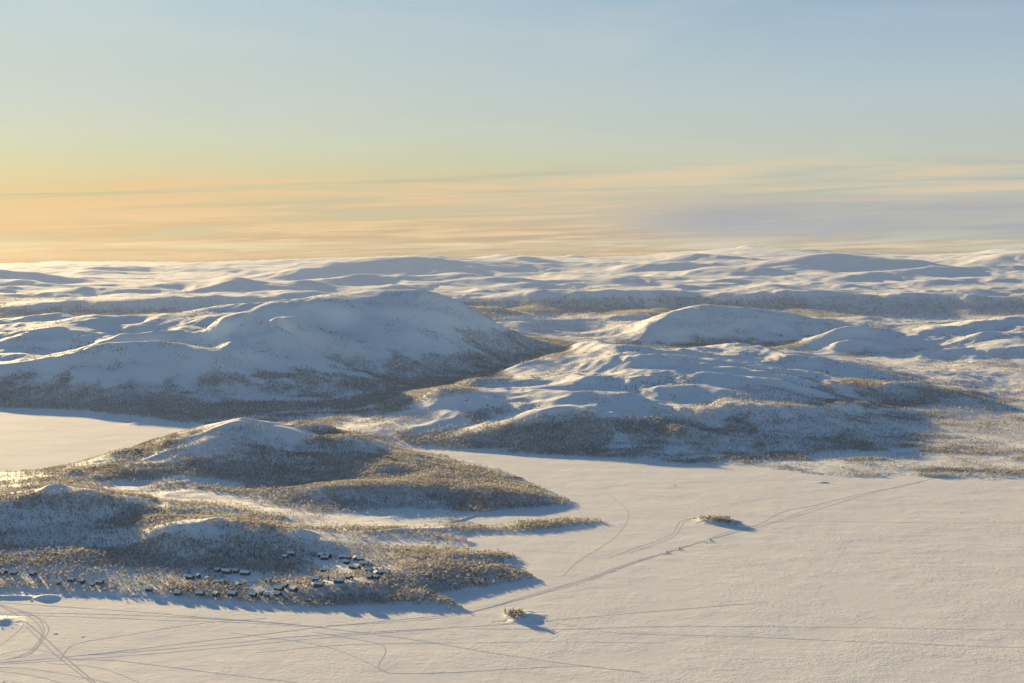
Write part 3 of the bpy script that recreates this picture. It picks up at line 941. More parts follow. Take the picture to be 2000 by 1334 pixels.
# ------------------------------------------------------------------ cabins: pixel of the base, length, width, turn of the ridge (deg), wall, label
CABINS = [
    (6, 1121, 10, 7, -20, 1, 'brown cabin cut off by the left edge of the picture'),
    (27, 1122, 8, 6, -10, 0, 'dark cabin with flat snowy roof next to the brown cabin at the left edge'),
    (65, 1124, 9, 6, -25, 0, 'lone snow roofed cabin standing above the snow banks, uphill of all western cabins'),
    (115, 1142, 5, 4, -30, 0, 'small dark shed with a sunlit strip of snow on its right, at the western shore'),
    (140, 1136, 8.5, 6, -25, 0, 'snow roofed cabin half hidden by frosted birches, right of the small western shed'),
    (162, 1139, 6.5, 5.5, -60, 0, 'cabin with a pale roof wedged between two birch thickets at the western shore'),
    (181, 1146, 4.5, 3.5, -15, 0, 'tiny low shed in front of the dark gabled cabin at the western shore'),
    (195, 1141, 9, 6.5, -30, 0, 'dark gabled cabin closing the western shore group on its right'),
    (291, 1155, 8, 4.5, -10, 0, 'low dark cabin alone among tan birches left of the shore row'),
    (347, 1162, 8, 6, -35, 0, 'dark cabin at the left end of the row along the shore'),
    (391, 1163, 9, 7, -40, 0, 'cabin with a deep bluish snow roof, second from the left in the shore row'),
    (423, 1164, 8.5, 7, -55, 0, 'cabin with a notched snow roof, third from the left in the shore row'),
    (455, 1164, 9.5, 7, -30, 0, 'cabin under a wide snow roof with birches to its right, fourth in the shore row'),
    (494, 1166, 8.5, 6, -40, 0, 'dark cabin with a low snow roof, fifth in the shore row'),
    (511, 1162, 6, 5, -70, 0, 'narrow dark gabled cabin squeezed behind the fifth cabin of the shore row'),
    (521, 1165, 7, 5, -15, 0, 'low long shed in front of the narrow dark gabled cabin of the shore row'),
    (543, 1164, 9, 7, -35, 0, 'snow roofed cabin with a dark gable closing the shore row on its right'),
    (371, 1131, 12, 6, -12, 0, 'long cabin with a bright sunlit roof wing, left end of the middle row'),
    (388, 1129, 6, 5, -50, 0, 'dark cabin just right of the long cabin with the bright roof wing'),
    (406, 1134, 6.5, 6, -62, 0, 'cabin with one brilliant sunlit roof side, nearer the upper terrace'),
    (435, 1141, 6.5, 6, -62, 0, 'cabin with one brilliant sunlit roof side, alone in brown birches below the terrace'),
    (465, 1146, 7, 6, -45, 0, 'shaded cabin wrapped in bare birches at the left of a sunlit snow clearing'),
    (425, 1117, 7, 5, -20, 0, 'small dark hut at the left end of the upper terrace below the wooded slope'),
    (443, 1120, 12, 7, -6, 0, 'long cabin with a dark bare patch on its snowy roof on the upper terrace'),
    (461, 1119, 7, 6, -50, 0, 'dark hut right beside the long cabin with the bare roof patch'),
    (479, 1123, 12, 7, -25, 0, 'large cabin with a stepped snowy roof at the right end of the upper terrace'),
    (524, 1138, 7, 6, -60, 0, 'sunlit roofed cabin standing alone above the snow clearing'),
    (545, 1153, 12, 7, -22, 0, 'long snow roofed cabin at the right of the sunlit clearing'),
    (558, 1147, 6, 5, -50, 0, 'small cabin tucked behind the long cabin at the right of the clearing'),
    (575, 1155, 9.5, 7, -30, 0, 'cabin with several dark roof lines between the clearing and the wooded bank'),
    (558, 1091, 7.5, 6, -50, 0, 'lower of the two cabins under the dark slope at the back left of the village'),
    (569, 1085, 10, 6, -30, 0, 'upper of two cabins at the back left of the village, sunlit roof end'),
    (627, 1088, 8, 6, -25, 0, 'dark cabin left of the golden roofed cabin in the back row'),
    (641, 1088, 10, 7, -60, 1, 'cabin with a golden sunlit roof in the back row'),
    (634, 1093, 10, 4, -5, 0, 'long low dark shed in front of the golden roofed cabin'),
    (668, 1091, 8, 5, -10, 0, 'low dark cabin to the right of the golden roofed cabin'),
    (681, 1092, 7, 5, -30, 0, 'small cabin in the back row with a birch in front of its dark wall'),
    (677, 1101, 8, 5, -15, 0, 'dark cabin behind rimed bushes below the back row'),
    (695, 1094, 6, 6, -60, 0, 'dark cabin with a bright sunlit roof tip at the right of the back row'),
    (705, 1095, 9, 7, -25, 0, 'cabin with a broad bluish roof closing the back row on the right'),
    (711, 1104, 11, 8, -30, 0, 'largest cabin on the eastern side, broad bluish roof and dark gable'),
    (687, 1110, 7, 5.5, -35, 0, 'cabin at the left of the large eastern cabin, facing the open snow yard'),
    (698, 1112, 9, 7, -40, 1, 'brown gabled cabin in front of the large eastern cabin'),
    (635, 1117, 11, 6, -20, 0, 'cabin standing alone in the middle of the open snow yard'),
    (721, 1117, 8, 6.5, -40, 0, 'cabin at the left end of the tight eastern cluster'),
    (733, 1117, 6, 6, -60, 0, 'dark gabled cabin at the back of the tight eastern cluster'),
    (736, 1124, 8, 6.5, -40, 0, 'front cabin of the tight eastern cluster, with a bulging snow roof'),
    (752, 1122, 12, 7, -12, 0, 'long cabin at the far right end of the village'),
    (672, 1127, 6, 4.5, -70, 0, 'small dark gabled cabin above the row on the sunlit crest'),
    (682, 1131, 8.5, 7, -40, 0, 'cabin with a bluish roof on the sunlit crest, right of the small dark gable'),
    (662, 1138, 12, 7, -15, 0, 'long low cabin on the sunlit crest above the shaded bank'),
    (617, 1135, 8.5, 7, -30, 0, 'cabin with a pointed dark gable, higher of two on the left of the crest'),
    (623, 1145, 11, 8, -35, 0, 'large cabin with a big dark gable, lower of two on the left of the crest'),
    (639, 1132, 4.5, 3.5, -30, 0, 'tiny shed between the crest cabins and the snow yard'),
    (722, 1131, 7, 5, -30, 0, 'cabin veiled by birches at the right part of the crest'),
    (735, 1131, 8, 5, -20, 0, 'rightmost cabin of the crest, behind rimed bushes'),
]


def box(x0, x1, y0, y1, z0, z1):
    V = [(x, y, z) for z in (z0, z1) for y in (y0, y1) for x in (x0, x1)]
    return V, [(0, 2, 3, 1), (4, 5, 7, 6), (0, 1, 5, 4), (2, 6, 7, 3), (0, 4, 6, 2), (1, 3, 7, 5)]


def merge(parts):
    V, F = [], []
    for v, f in parts:
        b = len(V)
        V += list(v)
        F += [tuple(i + b for i in q) for q in f]
    return V, F


def gable_body(L, W, h, r, sink=2.0):
    a, b = L / 2, W / 2
    V = [(-a, -b, -sink), (a, -b, -sink), (a, b, -sink), (-a, b, -sink), (-a, -b, h), (a, -b, h), (a, b, h), (-a, b, h), (-a, 0, h + r), (a, 0, h + r)]
    F = [(3, 2, 1, 0), (0, 1, 5, 4), (2, 3, 7, 6), (1, 2, 6, 9, 5), (3, 0, 4, 8, 7), (4, 5, 9, 8), (6, 7, 8, 9)]
    return V, F


def gable_slab(L, W, h, r, ov, t0, t1):
    """a roof layer between t0 and t1 above the rafters, drooping a little at the eaves"""
    a, b = L / 2 + ov, W / 2 + ov
    sl = r / (W / 2)
    e = h - ov * sl
    xs = [-a, -a * 0.5, 0, a * 0.5, a]
    V, F = [], []
    for x in xs:
        k = 0.08 * math.sin(x * 1.7 + L)
        V += [(x, -b, e + t0), (x, 0, h + r + t0), (x, b, e + t0), (x, b, e + t1 + k), (x, b * 0.5, (e + h + r) / 2 + t1 * 1.15 + k), (x, 0, h + r + t1 * 0.92 + k), (x, -b * 0.5, (e + h + r) / 2 + t1 * 1.15 - k), (x, -b, e + t1 - k)]
    n = 8
    for i in range(len(xs) - 1):
        for s in range(n):
            s2 = (s + 1) % n
            F.append((i * n + s, i * n + s2, (i + 1) * n + s2, (i + 1) * n + s))
    F.append(tuple(range(n))[::-1])
    F.append(tuple((len(xs) - 1) * n + s for s in range(n)))
    return V, F


cabin_xy = []
rnd = random.Random(3)
for i, (px, py, L, W, ang, wk, label) in enumerate(CABINS):
    x, y, z = surface(px, py)
    cabin_xy.append((x, y, max(L, W) * 0.5))
    L, W = L * 0.70, W * 0.68
    root = thing('cabin', label, 'cabin', (x, y, z + 0.1), math.radians(ang + rnd.uniform(-28, 28)), 'cabins of the lakeside village')
    h = rnd.uniform(2.2, 2.7)
    r = W * rnd.uniform(0.26, 0.34)
    wm = M_WALL2 if wk else M_WALL
    body = [gable_body(L, W, h, r)]
    if L >= 10:                                       # a wing on the longer cabins
        body.append(box(L * 0.08, L * 0.42, -W / 2 - 1.8, -W / 2 + 0.05, -2.0, h * 0.86))
    wall = mesh_obj('wall', *merge(body), [wm], parent=root)
    slab = [gable_slab(L, W, h, r, 0.55, 0.02, 0.16)]
    roof = mesh_obj('roof', *merge(slab), [M_FELT], parent=root)
    snow = [gable_slab(L - 0.1, W - 0.1, h, r, 0.52, 0.17, rnd.uniform(0.5, 0.75))]
    if L >= 10:
        snow.append(box(L * 0.05, L * 0.45, -W / 2 - 2.1, -W / 2 - 0.4, h * 0.87, h * 0.87 + 0.45))
    mesh_obj('roof_snow', *merge(snow), [M_SNOW], parent=roof, smooth=False)
    mesh_obj('door', *box(-L * 0.22, -L * 0.22 + 0.9, -W / 2 - 0.06, -W / 2 + 0.02, 0.0, 2.0), [M_WALL2], parent=root)
    for sx in (0.18,) if L < 10 else (0.0,):
        mesh_obj('window', *box(L * sx - 0.55, L * sx + 0.05, -W / 2 - 0.05, -W / 2 + 0.02, 0.9, 1.7), [M_GLASS], parent=root)
    mesh_obj('window', *box(L / 2 - 0.02, L / 2 + 0.05, -0.7, 0.7, 0.9, 1.8), [M_GLASS], parent=root)
    if L >= 8:
        cx_, cy_ = -L * 0.2, W * 0.12
        ch = mesh_obj('chimney', *box(cx_ - 0.3, cx_ + 0.3, cy_ - 0.3, cy_ + 0.3, h, h + r + 1.1), [M_STONE], parent=roof)

# ------------------------------------------------------------------ scatter the birches
rs = np.random.RandomState(21)
Yc = 0.5 * (Y[:-1, :-1] + Y[1:, 1:])
area = (S[1:] - S[:-1])[None, :] * Yc * (Y[1:, :-1] - Y[:-1, :-1])
vc = 0.25 * (veg[:-1, :-1] + veg[1:, :-1] + veg[:-1, 1:] + veg[1:, 1:])
pxc = 0.5 * (VPX[:-1, :-1] + VPX[1:, 1:])
dens = np.where(Yc < 2400, 1 / 4.4, np.where(Yc < 5600, 1 / 9.0, 1 / 42.0))
vd = np.clip(vc, 0, 1) ** 1.3
wgt = area * vd * dens
wgt[(pxc < -420) | (pxc > 2300) | (Yc > 11500)] = 0
# a sprinkle of low scrub on the open slopes
sp_ = np.clip(2.2 * (n_mid[:-1, :-1] + 0.6 * n_big[:-1, :-1]) - 0.45, 0.012, 1) * (Z[:-1, :-1] > 1.0) * (Yc < 5600) * ~lake[:-1, :-1]
wgt2 = area * sp_ * (1 / 70.0)
wgt2[(pxc < -100) | (pxc > 2100)] = 0


def sample(w, rs):
    tot = w.sum()
    n = int(tot)
    cs = np.cumsum(w.ravel())
    k = np.searchsorted(cs, rs.rand(n) * tot)
    i, j = np.unravel_index(k, w.shape)
    a, b = rs.rand(n), rs.rand(n)
    yy = Y[i, j] * (1 - a) + Y[i + 1, j] * a
    ss = S[j] * (1 - b) + S[j + 1] * b
    zz = (Z[i, j] * (1 - b) + Z[i, j + 1] * b) * (1 - a) + (Z[i + 1, j] * (1 - b) + Z[i + 1, j + 1] * b) * a
    return np.stack([ss * yy, yy, zz], 1), vd[i, j] if w is wgt else None


T, tv = sample(wgt, rs)
keep = np.ones(len(T), bool)
for cx_, cy_, rr in cabin_xy:
    dx, dy = T[:, 0] - cx_, T[:, 1] - cy_
    keep &= ~((np.abs(dx) < rr + 1.0) & (dy < rr + 0.8) & (dy > -rr - 3.5))
T, tv = T[keep], tv[keep]
# a few birches on the near shore, just reaching into the lower left corner
corner = []
for k in range(34):
    corner.append(surface(984 + rs.rand() * 38, 1196 + rs.rand() * 10))
for k in range(46):
    u_ = rs.rand()
    corner.append(surface(1366 + u_ * 78, 1011 + u_ * 12 + rs.rand() * 5))
n_islet = len(corner)
for k in range(9):
    q = pt(-6 + 6.3 * k + rs.rand() * 4, 1343 + rs.rand() * 6, z=0.3)
    corner.append(q)
T = np.vstack([T, np.array(corner)])
tv = np.concatenate([tv, np.ones(len(corner))])
nT = len(T)
Tsc = rs.uniform(0.40, 0.76, nT)
on_isl = np.zeros(nT, bool)
for ipx, ipy, rx, ry in [(1010, 1204, 60, 22), (1398, 1016, 60, 18), (2, 1209, 50, 20)]:
    a_, b_ = to_px(T[:, 0], T[:, 1], T[:, 2])
    on_isl |= (np.abs(a_ - ipx) < rx) & (np.abs(b_ - ipy) < ry)
Tsc *= np.where(on_isl & (T[:, 0] > 0), 1.25, np.where(on_isl, 0.7, 1.0))
Tsc *= np.where(T[:, 1] > 5600, 2.0, np.where(T[:, 1] > 2400, 1.12, 1.0))
Trz = rs.rand(nT) * 2 * np.pi
Tvi = rs.randint(0, 5, nT)
Tsc[-len(corner):] = rs.uniform(0.75, 1.05, len(corner))
tpx, tpy = to_px(T[:, 0], T[:, 1], T[:, 2])
inview = (tpx > 4) & (tpx < 1996) & (tpy < 1352) & (tpy > 500)
size = Tsc / T[:, 1]
order = np.argsort(-np.where(inview, size * np.where(T[:, 1] < 1480, 1.0, 0.5), 0))
indiv = order[:300]
mask = np.ones(nT, bool)
mask[indiv] = False


def birch_label(px, py):
    if py > 1335:
        return 'tan birch whose tip reaches into the lower left corner of the picture', 'birches in the lower left corner'
    if py > 1190 and px > 900:
        return 'tan birch on the small pointed islet in the lake', 'birches on the small pointed islet'
    if py > 1190:
        return 'rimed birch on the snowy islet at the left edge', 'birches on the left edge islet'
    if px < 220:
        return 'frosted birch on the shore around the western cabins', 'birches around the western cabins'
    if px < 340:
        return 'bare birch on the shore between the western cabins and the shore row', 'birches left of the shore row'
    if px < 590:
        return 'bare birch at the edge of the ice in front of the cabin row', 'birches in front of the shore row'
    if px < 760:
        return 'shaded birch on the wooded bank below the village', 'birches on the bank below the village'
    return 'bare birch on the low eastern point right of the village', 'birches on the eastern point'


for k in indiv:
    o = bpy.data.objects.new('birch_tree', BIRCH[Tvi[k]])
    o.location = T[k]
    o.rotation_euler = (0, 0, Trz[k])
    o.scale = (Tsc[k],) * 3
    lb, gr = birch_label(tpx[k], tpy[k])
    tag(o, lb, 'tree', gr)
    col.objects.link(o)


def scatter_object(name, label, cat, P, sc, rz, vi, meshes):
    """one object: points with an instance of one of the meshes on each"""
    me = bpy.data.meshes.new(name)
    me.vertices.add(len(P))
    me.vertices.foreach_set('co', np.asarray(P, np.float32).ravel())
    for nm, arr, ty in (('sc', sc, 'FLOAT'), ('rz', rz, 'FLOAT'), ('vi', vi, 'INT')):
        a = me.attributes.new(nm, ty, 'POINT')
        a.data.foreach_set('value', np.asarray(arr, np.float32 if ty == 'FLOAT' else np.int32))
    o = bpy.data.objects.new(name, me)
    tag(o, label, cat)
    o['kind'] = 'stuff'
    col.objects.link(o)
    ng = bpy.data.node_groups.new(name, 'GeometryNodeTree')
    ng.interface.new_socket('Geometry', in_out='INPUT', socket_type='NodeSocketGeometry')
    ng.interface.new_socket('Geometry', in_out='OUTPUT', socket_type='NodeSocketGeometry')
    N, Lk = ng.nodes, ng.links
    gi, go = N.new('NodeGroupInput'), N.new('NodeGroupOutput')
    m2p = N.new('GeometryNodeMeshToPoints')
    Lk.new(gi.outputs[0], m2p.inputs['Mesh'])
    iop = N.new('GeometryNodeInstanceOnPoints')
    iop.inputs['Pick Instance'].default_value = True
    Lk.new(m2p.outputs[0], iop.inputs['Points'])
    jn = N.new('GeometryNodeJoinGeometry')
    for m in meshes:
        src = bpy.data.objects.new(m.name, m)
        oi = N.new('GeometryNodeObjectInfo')
        oi.inputs['Object'].default_value = src
        oi.inputs['As Instance'].default_value = True
        Lk.new(oi.outputs['Geometry'], jn.inputs[0])
    Lk.new(jn.outputs[0], iop.inputs['Instance'])

    def attr(nm, ty):
        a = N.new('GeometryNodeInputNamedAttribute')
        a.data_type = ty
        a.inputs['Name'].default_value = nm
        return a.outputs['Attribute']
    Lk.new(attr('vi', 'INT'), iop.inputs['Instance Index'])
    cx = N.new('ShaderNodeCombineXYZ')
    Lk.new(attr('rz', 'FLOAT'), cx.inputs[2])
    e2r = N.new('FunctionNodeEulerToRotation')
    Lk.new(cx.outputs[0], e2r.inputs[0])
    Lk.new(e2r.outputs[0], iop.inputs['Rotation'])
    Lk.new(attr('sc', 'FLOAT'), iop.inputs['Scale'])
    Lk.new(iop.outputs[0], go.inputs[0])
    md = o.modifiers.new('scatter', 'NODES')
    md.node_group = ng
    return o


yy = T[:, 1]
hd = (yy < 2330) & (tpx < 1200)
for name, label, m in [('birch_wood', 'bare frosted birch wood covering the near headland', mask & hd),
                       ('fell_birch_wood', 'grey birch woods on the lower slopes of the fells across the lake', mask & ~hd & (yy < 5600)),
                       ('far_birch_wood', 'distant dark band of birch wood beyond the valley', mask & (yy >= 5600))]:
    scatter_object(name, label, 'birch wood', T[m], Tsc[m], Trz[m], Tvi[m], BIRCH[:5])
T2, _ = sample(wgt2, rs)
n2_ = len(T2)
scatter_object('scrub', 'sparse low scrub dotting the open snow slopes', 'scrub', T2, rs.uniform(0.4, 0.8, n2_) * np.where(T2[:, 1] > 2400, 1.3, 1.0), rs.rand(n2_) * 6.28, np.zeros(n2_, int), [SCRUB])
print('trees', nT, 'scrub', n2_, 'controls', C_CNT)

# ------------------------------------------------------------------ snowmobile tracks on the ice (real grooves with small banks)
TRACKS = [
    (1.2, [(1838, 930), (1800, 941), (1760, 951), (1700, 961), (1600, 985), (1530, 1000), (1490, 1020), (1450, 1034), (1380, 1056), (1300, 1079), (1230, 1099), (1150, 1128), (1080, 1149), (1020, 1166), (960, 1185), (900, 1198), (800, 1209), (700, 1218), (620, 1226), (500, 1241), (400, 1252), (300, 1264), (200, 1276), (100, 1286), (0, 1295), (-100, 1303)]),
    (1.1, [(1834, 932), (1700, 964), (1600, 995), (1500, 1025), (1440, 1040), (1350, 1064), (1250, 1095), (1150, 1131), (1080, 1152), (1010, 1172), (930, 1193)]),
    (0.9, [(1600, 988), (1500, 1022), (1430, 1036), (1340, 1068), (1240, 1100), (1150, 1134), (1050, 1162), (900, 1200), (760, 1216), (640, 1222)]),
    (1.3, [(-60, 1173), (0, 1177), (100, 1184), (250, 1194), (400, 1206), (550, 1217), (640, 1228), (740, 1240), (850, 1256), (960, 1275), (1060, 1290), (1150, 1302), (1250, 1313)]),
    (1.3, [(-60, 1197), (0, 1197), (120, 1198), (300, 1203), (450, 1211), (560, 1219), (640, 1225)]),
    (0.9, [(-60, 1190), (0, 1200), (150, 1205), (330, 1212), (470, 1216), (600, 1224)]),
    (1.2, [(-40, 1165), (0, 1183), (28, 1198), (58, 1221), (95, 1252), (128, 1284), (160, 1311), (196, 1342)]),
    (0.8, [(50, 1222), (80, 1252), (112, 1282), (150, 1312), (190, 1342)]),
    (0.9, [(-30, 1170), (0, 1180), (40, 1192), (70, 1204), (90, 1219), (95, 1231), (86, 1247), (75, 1262), (60, 1277), (38, 1284), (0, 1290)]),
    (0.9, [(0, 1182), (36, 1194), (62, 1207), (78, 1224), (82, 1240), (70, 1260), (50, 1276), (24, 1286)]),
    (0.7, [(30, 1192), (66, 1203), (84, 1222), (86, 1238), (74, 1262), (56, 1277)]),
    (0.9, [(118, 1291), (125, 1276), (138, 1262), (178, 1251), (250, 1240), (330, 1227), (420, 1215), (520, 1208)]),
    (1.0, [(150, 1291), (165, 1289), (220, 1290), (300, 1299), (400, 1312), (470, 1321), (560, 1331), (640, 1342)]),
    (1.1, [(160, 1280), (300, 1270), (450, 1256), (560, 1245), (700, 1236), (900, 1225), (1000, 1219), (1100, 1210), (1200, 1201), (1330, 1190), (1500, 1176)]),
    (0.8, [(0, 1298), (130, 1289), (300, 1277), (500, 1259), (660, 1243), (850, 1229)]),
    (0.8, [(450, 1236), (560, 1250), (640, 1264), (700, 1286), (740, 1306), (760, 1314)]),
    (0.9, [(610, 1234), (700, 1250), (738, 1257), (752, 1267), (750, 1280), (738, 1301), (746, 1312), (790, 1316), (900, 1313), (1050, 1304), (1150, 1301)]),
    (0.7, [(500, 1275), (640, 1262), (740, 1258), (900, 1256), (1100, 1254), (1300, 1256)]),
    (0.8, [(1490, 1020), (1600, 1018), (1800, 1021), (2000, 1021), (2200, 1022)]),
    (0.8, [(1354, 1012), (1330, 1018), (1322, 1030), (1312, 1043), (1280, 1058), (1240, 1071), (1190, 1090)]),
    (0.8, [(1350, 1014), (1336, 1020), (1329, 1032), (1318, 1046), (1284, 1062), (1230, 1080)]),
    (0.8, [(1185, 962), (1207, 980), (1226, 1000), (1225, 1018), (1206, 1045), (1172, 1070), (1130, 1096), (1098, 1126)]),
    (0.6, [(1250, 925), (1310, 946), (1380, 976)]),
    (0.7, [(-40, 1298), (0, 1303), (80, 1309), (200, 1331), (250, 1342)]),
    (0.7, [(-40, 1306), (0, 1311), (60, 1319), (130, 1336)]),
    (0.7, [(42, 1210), (45, 1222), (20, 1246), (-10, 1268)]),
    (0.8, [(960, 1214), (1060, 1213), (1200, 1236), (1400, 1242), (1600, 1250), (1900, 1262), (2200, 1270)]),
    (0.7, [(900, 1228), (1100, 1229), (1300, 1224), (1600, 1225), (2000, 1231)]),
    (0.6, [(90, 1296), (180, 1302), (230, 1316), (290, 1342)]),
    (0.6, [(0, 1280), (60, 1268), (150, 1289)]),
]


def smooth_path(pts, step):
    P = [np.array(p) for p in pts]
    P = [2 * P[0] - P[1]] + P + [2 * P[-1] - P[-2]]
    out = []
    for i in range(1, len(P) - 2):
        n = max(2, int(np.linalg.norm(P[i + 1] - P[i]) / step))
        for k in range(n):
            t = k / n
            out.append(0.5 * ((2 * P[i]) + (-P[i - 1] + P[i + 1]) * t + (2 * P[i - 1] - 5 * P[i] + 4 * P[i + 1] - P[i + 2]) * t * t + (-P[i - 1] + 3 * P[i] - 3 * P[i + 1] + P[i + 2]) * t ** 3))
    out.append(P[-2])
    return np.array(out)


rnd = random.Random(5)
for w, pp in TRACKS:
    path = smooth_path([pt(a, b, z=0)[:2] for a, b in pp], 9.0)
    tn = np.gradient(path, axis=0)
    tn /= np.linalg.norm(tn, axis=1, keepdims=True) + 1e-9
    nm = np.stack([-tn[:, 1], tn[:, 0]], 1)
    wob = np.cumsum(np.array([rnd.gauss(0, 0.08) for _ in path]))
    wob -= np.linspace(wob[0], wob[-1], len(wob))
    V, F = [], []
    prof = [(-1.15, -0.02), (-0.72, 0.045), (-0.38, 0.01), (0.38, 0.01), (0.72, 0.045), (1.15, -0.02)]
    for i, p in enumerate(path):
        hh = 0.75 + 0.5 * rnd.random()
        for a, zz in prof:
            q = p + nm[i] * (a * w * 0.6 + wob[i])
            V.append((q[0], q[1], zz * hh * (0.6 + 0.5 * w) + 0.012))
    n = len(prof)
    for i in range(len(path) - 1):
        for s in range(n - 1):
            F.append((i * n + s, (i + 1) * n + s, (i + 1) * n + s + 1, i * n + s + 1))
    o = mesh_obj('snowmobile_track', V, F, [M_TRACK])
    o['kind'] = 'structure'

# ------------------------------------------------------------------ snowmobiles with riders and the snow they throw up
M_BLACK = mat_plain('black_plastic', (0.02, 0.02, 0.022), 0.4, 0.2)
M_CLOTH = mat_plain('dark_suit', (0.025, 0.027, 0.035), 0.9, 0.2)
M_HELM = mat_plain('dark_helmet', (0.03, 0.03, 0.03), 0.3, 0.1)
M_METAL = mat_plain('ski_metal', (0.25, 0.25, 0.26), 0.4, 0.1)


def loft(secs):
    """closed surface through rectangular-ish rings: (x, half width, z low, z high)"""
    V, F = [], []
    for x, hw, z0, z1 in secs:
        m = (z0 + z1) / 2
        V += [(x, -hw * 0.8, z0), (x, hw * 0.8, z0), (x, hw, m), (x, hw * 0.6, z1), (x, -hw * 0.6, z1), (x, -hw, m)]
    n = 6
    for i in range(len(secs) - 1):
        for s in range(n):
            s2 = (s + 1) % n
            F.append((i * n + s, i * n + s2, (i + 1) * n + s2, (i + 1) * n + s))
    F.append(tuple(range(n))[::-1])
    F.append(tuple((len(secs) - 1) * n + s for s in range(n)))
    return V, F


def make_rider(loc, rz, label):
    verts = [(-0.25, 0, 0.86), (-0.22, 0, 1.10), (-0.10, 0, 1.36), (-0.05, 0, 1.50), (0.02, 0, 1.66),
             (-0.10, 0.21, 1.36), (0.12, 0.33, 1.12), (0.40, 0.27, 1.10), (0.47, 0.26, 1.10), (-0.10, -0.21, 1.36), (0.12, -0.33, 1.12), (0.40, -0.27, 1.10), (0.47, -0.26, 1.10),
             (-0.20, 0.13, 0.82), (0.18, 0.28, 0.88), (0.14, 0.33, 0.45), (0.34, 0.33, 0.40), (-0.20, -0.13, 0.82), (0.18, -0.28, 0.88), (0.14, -0.33, 0.45), (0.34, -0.33, 0.40)]
    rad = [0.17, 0.17, 0.18, 0.09, 0.115, 0.085, 0.065, 0.045, 0.04, 0.085, 0.065, 0.045, 0.04, 0.12, 0.085, 0.06, 0.05, 0.12, 0.085, 0.06, 0.05]
    edges = [(0, 1), (1, 2), (2, 3), (3, 4), (2, 5), (5, 6), (6, 7), (7, 8), (2, 9), (9, 10), (10, 11), (11, 12), (0, 13), (13, 14), (14, 15), (15, 16), (0, 17), (17, 18), (18, 19), (19, 20)]
    me = bpy.data.meshes.new('person')
    me.from_pydata(verts, edges, [])
    me.materials.append(M_CLOTH)
    o = bpy.data.objects.new('person', me)
    col.objects.link(o)
    sk = o.modifiers.new('skin', 'SKIN')
    for v, r_ in zip(me.skin_vertices[0].data, rad):
        v.radius = (r_, r_)
    me.skin_vertices[0].data[0].use_root = True
    sb = o.modifiers.new('sub', 'SUBSURF')
    sb.levels = sb.render_levels = 1
    o.location = loc
    o.rotation_euler = (0, 0, rz)
    tag(o, label, 'person', 'snowmobile riders')
    bm = bmesh.new()
    bmesh.ops.create_uvsphere(bm, u_segments=10, v_segments=8, radius=0.15)
    for v in bm.verts:
        v.co = Vector((v.co.x * 1.1 + 0.02, v.co.y, v.co.z * 1.1 + 1.68))
    hm = bpy.data.meshes.new('helmet')
    bm.to_mesh(hm)
    bm.free()
    hm.materials.append(M_HELM)
    ho = bpy.data.objects.new('helmet', hm)
    col.objects.link(ho)
    ho.parent = o
    return o


def make_snowmobile(px, py, hx, hy, label, rlabel, dlabel, plume):
    x, y, _ = pt(px, py, z=0)
    x2, y2, _ = pt(hx, hy, z=0)
    rz = math.atan2(y2 - y, x2 - x)
    root = thing('snowmobile', label, 'snowmobile', (x, y, 0.14), rz, 'snowmobiles on the lake')
    mesh_obj('hood', *loft([(0.15, 0.36, 0.35, 0.95), (0.6, 0.46, 0.28, 0.92), (1.1, 0.40, 0.30, 0.74), (1.45, 0.16, 0.36, 0.52)]), [M_BLACK], parent=root)
    mesh_obj('tunnel', *loft([(-1.5, 0.24, 0.36, 0.56), (0.2, 0.28, 0.30, 0.60)]), [M_BLACK], parent=root)
    mesh_obj('seat', *loft([(-1.2, 0.20, 0.55, 0.80), (-0.5, 0.24, 0.56, 0.78), (0.2, 0.22, 0.58, 0.86)]), [M_CLOTH], parent=root)
    mesh_obj('belt', *loft([(-1.62, 0.2, 0.14, 0.34), (-1.45, 0.21, 0.0, 0.38), (0.3, 0.21, 0.0, 0.36), (0.55, 0.2, 0.16, 0.34)]), [M_BLACK], parent=root)
    mesh_obj('windscreen', *loft([(0.28, 0.3, 0.90, 1.22), (0.34, 0.36, 0.88, 1.20)]), [M_GLASS], parent=root)
    mesh_obj('handlebar', *tube([(0.34, -0.36, 1.12), (0.46, -0.1, 1.06), (0.46, 0.1, 1.06), (0.34, 0.36, 1.12)], [0.025] * 4, 6), [M_BLACK], parent=root)
    for sy in (-0.48, 0.48):
        sv, sf = loft([(0.35, 0.07, 0.0, 0.05), (1.3, 0.08, 0.0, 0.05), (1.62, 0.06, 0.12, 0.16)])
        leg = tube([(0.85, sy * 0.5, 0.42), (0.85, sy, 0.05)], [0.035, 0.035], 5)
        sv = [(a, b + sy, c) for a, b, c in sv]
        mesh_obj('ski', *merge([(sv, sf), leg]), [M_METAL], parent=root)
    make_rider((x, y, 0.12), rz, rlabel)
    # thrown up snow behind: small flakes thinning out with distance
    rr = random.Random(int(px))
    V, F = [], []
    for k in range(int(plume * 42)):
        t = rr.random() ** 1.4
        bx = -1.8 - t * plume
        by = rr.gauss(0, 0.25 + 0.9 * t)
        bz = abs(rr.gauss(0.0, 0.35 + 0.75 * math.sin(min(1, t * 1.4) * math.pi)))
        s_ = rr.uniform(0.10, 0.24)
        b = len(V)
        V += [(bx + rr.uniform(-s_, s_), by + rr.uniform(-s_, s_), bz + rr.uniform(-s_, s_)) for _ in range(4)]
        F += [(b, b + 1, b + 2), (b, b + 2, b + 3), (b, b + 3, b + 1), (b + 1, b + 3, b + 2)]
    o = mesh_obj('snow_dust', V, F, [M_SNOW])
    o.location = (x, y, 0.1)
    o.rotation_euler = (0, 0, rz)
    o['kind'] = 'stuff'
    o['label'] = dlabel
    o['category'] = 'snow dust'


